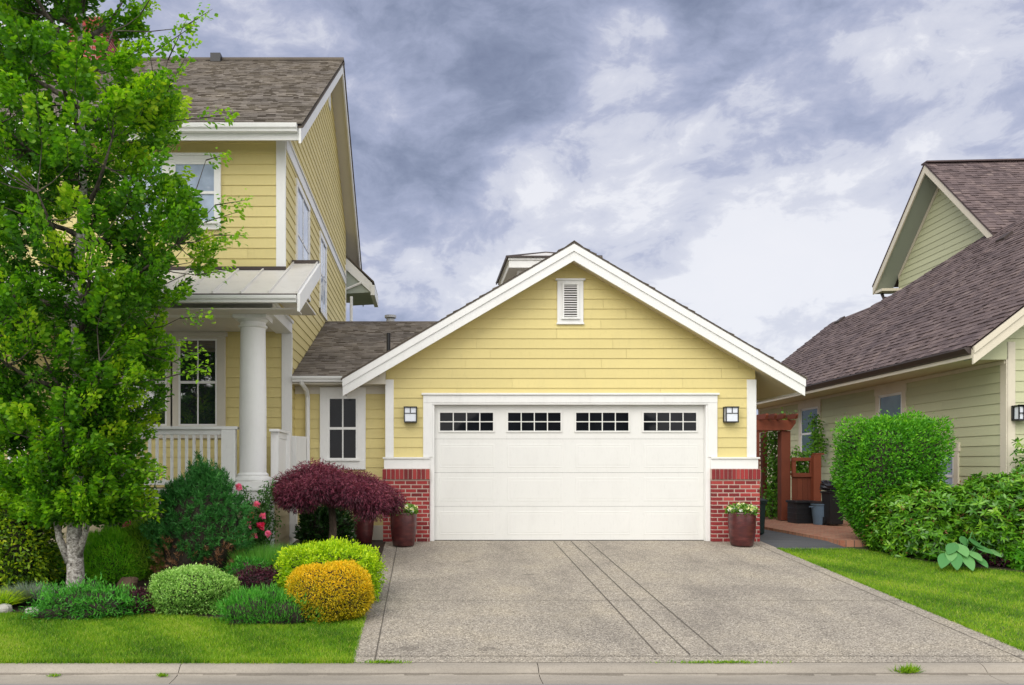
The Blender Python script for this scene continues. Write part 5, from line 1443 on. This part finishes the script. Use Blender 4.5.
# --- red japanese maple
MY = 11.9; MX = X(333, MY); MZ = g(MY)
mp = thing('japanese_maple', (MX, MY, MZ), 'dark red weeping maple with a domed crown on a short trunk', 'tree')
m = MB(); hub = Vector((MX-.02, MY, .70))
m.tube([(MX-.03, MY, MZ-.05), (MX-.02, MY, .1), (MX, MY, .4), hub], [.075, .06, .055, .05], 10, wob=.06)
rr = np.random.default_rng(31); sets = []
domes = []
top = Z(461, MY); 
for i in range(56):
    a = rr.uniform(0, 6.283); q = math.sqrt(rr.uniform(0, 1))*.86
    rxm = X(400, MY)-X(271, MY); x = X(335.5, MY)+rxm/2*q*math.cos(a)*1.0; y = MY+.78*q*math.sin(a)
    zc = top-.22-.37*q**2.2+rr.normal(0, .05)
    if x > MX+.12: zc -= .13
    domes.append((x, y, zc))
for i, (x, y, zc) in enumerate(domes):
    q = math.hypot((x-MX)/.95, (y-MY)/.8)
    s = shrub_sets((x, y, zc), (.27, .25, .20), 1500, .060, .011, seed=200+i, ex=2, lumpa=.1, up=-.75, outw=.8, rand=.42, tone=.46+rr.normal(0, .06), tonevar=.18, depth=.6, tops=.5, zmin=zc-.17, fold=0)
    sets.append(s); m.tube([hub, Vector(((x+hub.x)/2, (y+hub.y)/2, max(hub.z+.05, (zc+hub.z)/2+.08))), Vector((x, y, zc))], [.028, .016, .006], 6)
m.build('trunk', 'bark_brown', mp, smooth=True)
foliage('crown', 'leaf_maple', sets, mp, origin_of(mp), core=blob_core((X(335.5, MY), MY, top-.46), (.70, .56, .18), 1, -1, 2, None, 3, .1, 4))
# --- roses
def rose_bush(label, pl, pr_, pt, Y, blooms, seed, n=1500, pink='petal_pink'):
    rr = np.random.default_rng(seed); x0, x1 = X(pl, Y), X(pr_, Y); zb = g(Y); zt = Z(pt, Y)
    t = thing('rose_bush', ((x0+x1)/2, Y, zb), label, 'rose bush'); sets = []; m = MB()
    for i in range(16):
        tp = Vector((rr.uniform(x0, x1), Y+rr.uniform(-.25, .25), zb+(zt-zb)*rr.uniform(.55, 1.0))); b = Vector(((x0+x1)/2+rr.uniform(-.1, .1), Y, zb)); md = (tp+b)/2+Vector((rr.uniform(-.05, .05), 0, .08))
        m.tube([b, md, tp], [.010, .008, .004], 5, cap=False)
        k = n//16; tt = rr.uniform(.25, 1.0, k)
        pts = np.array([np.array((1-u)**2*b+2*u*(1-u)*md+u*u*tp) for u in tt])+rr.normal(0, .05, (k, 3))
        sets.append((leaf_arrays(pts, rr.normal(0, 1, (k, 3))+np.array([0, -.2, .1]), unit(rr.normal(0, .5, (k, 3))+np.array([0, -.3, 1])), .055*rr.uniform(.6, 1.1, k), .03, .1), rr.normal(.5, .22, k), 0))
    foliage('foliage', 'leaf_rose', sets, t, origin_of(t)); m.build('stem', 'leaf_rose', t)
    for i, (px, py, s, mt) in enumerate(blooms):
        c0 = np.array(P(px, py, Y-.30)); k = 26; rw = rr.normal(0, 1, (k, 3)); d = unit(rw+np.array([0, -.4, .5])); cc = c0+d*s*rr.uniform(.05, .35, (k, 1))
        fo = foliage('bloom', mt, [(leaf_arrays(cc, unit(d+rr.normal(0, .6, (k, 3))), d, s*1.1, s*1.1, .1), rr.normal(.45, .25, k))], t, origin_of(t))
rose_bush('pink flowering rose bush between the dark pine and the porch column', 236, 276, 482, 11.45,
    [(239, 487, .05, 'petal_pink'), (243.5, 509.5, .06, 'petal_pink'), (250, 515, .05, 'petal_red'), (247, 526, .06, 'petal_pink'), (261, 526.5, .06, 'petal_red'), (254, 536, .05, 'petal_pink'), (268, 534, .045, 'petal_pink'), (256, 505, .05, 'petal_pink'), (263, 516, .045, 'petal_pink')], 41, 2800)
rose_bush('pink flowering rose bush behind the tree trunk below the porch railing', 92, 158, 470, 11.4,
    [(138, 470.5, .06, 'petal_pink'), (127, 524, .06, 'petal_pink'), (116, 531, .045, 'petal_pink'), (149, 534, .06, 'petal_pink'), (70, 492, .05, 'petal_pink')], 42, 4200)
# blue specks in the ground cover
rr = np.random.default_rng(5)
# stones of the bed
def stone(px, py, w, h, label, seed):
    Y = gy(py); c0 = (X(px, Y), Y, g(Y)+h*.3); b = blob_core(c0, (w/2, w*.35, h*.7), 1, g(Y)-.05, 2.6, None, seed, .16, 2.5)
    tag(b.build('rock', 'stone_brown' if seed in (4, 5) else 'stone', origin=(c0[0], c0[1], g(Y)-.02)), label, 'rock', 'stones edging the left bed')
stone(4, 612, .17, .09, 'pale stone at the left edge of the bed by the lawn', 1)
stone(34, 613, .17, .07, 'flat grey stone below the blue grey grass', 2)
stone(58, 615, .12, .05, 'small stone in front of the low dark green mound', 3)
stone(128, 588, .26, .15, 'brown boulder behind the small purple barberry', 4)
stone(4, 594, .22, .22, 'grey boulder under the yellow tipped conifer', 5)
stone(262, 571, .22, .12, 'pale stone behind the larger purple barberry', 6)

# --- right side
# tall clipped hedge: wider at the top
HYc = 13.55; hz0 = g(HYc); htop = Z(422, HYc)
hx0, hx1 = X(847, HYc), X(945, HYc)
hc = ((hx0+hx1)/2, HYc, hz0+(htop-hz0)*.5); hra = ((hx1-hx0)/2*1.02, .62, (htop-hz0)/2)
def hwarp(q):
    q = q.copy(); t = np.clip(.5-q[:, 2]/hra[2]/2, 0, 1)       # 0 top .. 1 bottom
    right = q[:, 0] > 0
    q[:, 0] = np.where(right, q[:, 0]*(1-.78*t**.8), q[:, 0]*(1-.30*np.clip((t-.45)/.55, 0, 1)**1.5))
    return q
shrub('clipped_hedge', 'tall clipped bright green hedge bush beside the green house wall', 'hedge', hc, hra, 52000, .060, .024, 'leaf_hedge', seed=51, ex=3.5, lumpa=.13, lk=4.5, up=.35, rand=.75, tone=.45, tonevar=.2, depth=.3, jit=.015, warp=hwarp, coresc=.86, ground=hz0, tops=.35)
def rosettes(name, label, c, ra, n, per, seed, mats, zmin, ln=.105, wd=.032, ex=2.4, lumpa=.16, rust=.10, tone=.45, core=True):
    rr = np.random.default_rng(seed); d = unit(rr.normal(0, 1, (n, 3)))
    q = superr(d, ra, ex)*((1+lump(d, seed, 4, lumpa))*(1-.30*rr.random(n)**1.5))[:, None]+np.array(c); k = q[:, 2] > zmin
    q = q[k]; d = d[k]; n = len(q); ax = unit(d/np.array(ra)*.6+np.array([0, -.1, .8])+rr.normal(0, .3, (n, 3)))
    u = unit(np.cross(ax, rr.normal(0, 1, (n, 3)))); w = np.cross(ax, u); sets = []
    tn = tone+rr.normal(0, .14, n)
    for j in range(per):
        a = 6.283*j/per+rr.uniform(-.3, .3, n); h = rr.uniform(-.25, .75, n)
        D_ = u*np.cos(a)[:, None]+w*np.sin(a)[:, None]+ax*h[:, None]
        sets.append((leaf6(q, D_+rr.normal(0, .25, (n, 3)), ax+rr.normal(0, .35, (n, 3)), ln*rr.uniform(.65, 1.1, n), wd), tn+rr.normal(0, .09, n)+h*.12, 0))
    kr = rr.random(n) < rust
    if kr.any():
        qq = q[kr]+d[kr]*.02; m_ = len(qq)
        for j in range(5): sets.append((leaf6(qq+rr.normal(0, .02, (m_, 3)), unit(rr.normal(0, .7, (m_, 3))+np.array([0, 0, .5])), unit(rr.normal(0, 1, (m_, 3))), .05, .02), rr.normal(.5, .25, m_), 1))
    o = foliage(name, mats, sets, None, (c[0], c[1], zmin), core=blob_core(c, ra, .74, zmin, ex, None, seed, lumpa, 4) if core else None); return tag(o, label, 'shrub')
MR = ['leaf_rhodo', 'leaf_rust']
def pxe(pl, pr_, pt, Y, ry):
    zb = g(Y); zt = Z(pt, Y); rx = (pr_-pl)/2/F*Y; return (X((pl+pr_)/2, Y), Y, zb+(zt-zb)*.45), (rx, ry, (zt-zb)*.55)
c, ra = pxe(876, 968, 487, 12.85, .75); rosettes('rhododendron', 'broad leaved rhododendron in front of the tall clipped hedge', c, ra, 2300, 8, 52, MR, g(c[1]))
c, ra = pxe(950, 1062, 477, 12.3, .85); rosettes('rhododendron', 'broad leaved rhododendron below the corner of the green house at the right edge', c, ra, 2500, 8, 53, MR, g(c[1]))
c, ra = pxe(1004, 1050, 536, 11.75, .35); rosettes('azalea', 'small leafy bush at the right edge above the lawn', c, ra, 420, 7, 54, ['leaf_hedge', 'leaf_rust'], g(c[1]), ln=.09, wd=.03, rust=0)
c, ra = pxe(978, 1016, 552, 12.0, .26); shrub('heuchera', 'low dark purple plant beside the large hosta leaves', 'plant', c, ra, 3200, .035, .022, 'leaf_barberry', seed=55, depth=.6, lumpa=.2)
c, ra = pxe(1012, 1045, 440, 12.75, .3); rosettes('tall_shrub', 'slim leafy shrub rising at the right edge under the black lantern', c, ra, 170, 7, 56, ['leaf_rhodo', 'leaf_rust'], .9, rust=0, lumpa=.3, core=False)
m = MB(); m.tube([(c[0], c[1], g(c[1])), (c[0]+.02, c[1], 1.4)], .02, 6)
# hosta with big smooth leaves
HY = 11.75; hx = X(962, HY)
ho = thing('hosta', (hx, HY, g(HY)), 'hosta with large smooth blue green leaves at the foot of the rhododendrons', 'plant')
def big_leaf(tip, base, w, rv):
    base = Vector(base); tip = Vector(tip); d = tip-base; L_ = d.length; d.normalize(); side = d.cross(Vector((0, -.35, 1))).normalized(); nn = side.cross(d)
    m = MB(); m.rv = rv; vs = []; N_ = 8
    for i in range(N_+1):
        t = i/N_; ww = w*.5*(math.sin(math.pi*min(1, t**.75))**.8)*(1 if i not in (0, N_) else 0); ctr = base+d*(L_*t)-Vector((0, 0, 1))*(.10*L_*t*t)
        for k in (-1, -.5, 0, .5, 1): vs.append(ctr+side*ww*k+nn*(abs(k)*w*.14-.02*(k*k)))
    fs = [(i*5+k, i*5+k+1, (i+1)*5+k+1, (i+1)*5+k) for i in range(N_) for k in range(4)]
    m.add(vs, fs); return m
for i, (px, py, bx, by, w, dy) in enumerate([(941, 566, 947, 553, .15, -.34), (957, 568, 954, 551, .16, -.36), (973, 569, 964, 553, .15, -.34), (967, 556, 958, 544, .17, -.2), (982, 560, 970, 551, .14, -.28), (994, 553, 975, 546, .17, -.14),
    (984, 548, 968, 539, .18, -.05), (948, 553, 955, 543, .14, -.15), (998, 545, 982, 541, .15, .05), (966, 545, 961, 536, .14, 0), (988, 566, 976, 556, .12, -.3), (950, 560, 952, 549, .13, -.25), (1002, 556, 988, 549, .13, -.15), (976, 541, 972, 532, .13, .08)]):
    tip = P(px, py, HY+dy); tip.z = max(tip.z, g(tip.y)+.01); base = P(bx, by, HY+dy*.3+.05)
    m = big_leaf(tip, base, w*1.15, random.random()); m.rv = .5; m.tube([(hx, HY+.05, g(HY)), base], .008, 5, cap=False)
    m.build('leaf', 'leaf_hosta', ho, smooth=True)
# vines on arbour, fence and window
def vine(label, paths, n, seed, spread=.12, size=.07, stem=True, mat='leaf_vine'):
    rr = np.random.default_rng(seed); sets = []; m = MB()
    o = Vector(paths[0][0]); t = thing('climbing_vine', (o.x, o.y, 0.05), label, 'vine')
    tot = sum(sum((Vector(b)-Vector(a)).length for a, b in zip(p[:-1], p[1:])) for p in paths)
    for p in paths:
        m.tube(p, .014, 5, cap=False)
        for a, b in zip(p[:-1], p[1:]):
            a, b = np.array(a, float), np.array(b, float); k = max(4, int(n*np.linalg.norm(b-a)/tot))
            tt = rr.random(k)[:, None]; c0 = a+(b-a)*tt+rr.normal(0, spread, (k, 3))*np.array([1, .7, 1])
            sets.append((leaf_arrays(c0, rr.normal(0, .7, (k, 3))+np.array([0, -.3, -.5]), unit(rr.normal(0, .4, (k, 3))+np.array([0, -.8, .6])), size*rr.uniform(.6, 1.15, k), size*.6, .1), rr.normal(.48, .2, k), 0))
    foliage('foliage', mat, sets, t, origin_of(t)); m.build('stem', 'bark_brown', t)
vine('leafy vine climbing the left side of the red arbour', [[P(772, 520, 19.2), P(774, 470, 19.2), P(771, 438, 19.2)], [P(770, 520, 19.0), P(776, 480, 19), P(775, 436, 19.0)], [P(771, 438, 18.9), P(783, 419, 18.5), P(790, 416, 18.5)]], 1500, 61, .10, .09)
vine('leafy vine hanging over the open top of the red fence', [[P(800, 472, 18.55), P(797, 462, 18.5), P(803, 452, 18.5)], [P(806, 476, 18.5), P(800, 464, 18.55)]], 420, 62, .10, .09)
vine('leafy vine growing up the far window of the green house', [[P(811, 462, 19.7), P(816, 440, 19.7), P(814, 418, 19.8)], [P(818, 455, 19.6), P(820, 436, 19.6)]], 620, 63, .09, .09)
# far shrubs at the end of the passage
shrub('garden_shrub', 'green shrubs closing the end of the passage behind the arbour', 'shrub', (X(762, 26), 26, 1.0), (1.3, 1.0, 1.6), 9000, .14, .07, 'leaf_vine', seed=64, lumpa=.2, ground=0)
shrub('garden_shrub', 'low light green shrub at the foot of the arbour beside the brick pier', 'shrub', (X(768, 20.3), 20.3, .35), (.35, .4, .42), 2600, .09, .04, 'leaf_soft_green', seed=65, lumpa=.2, ground=0)
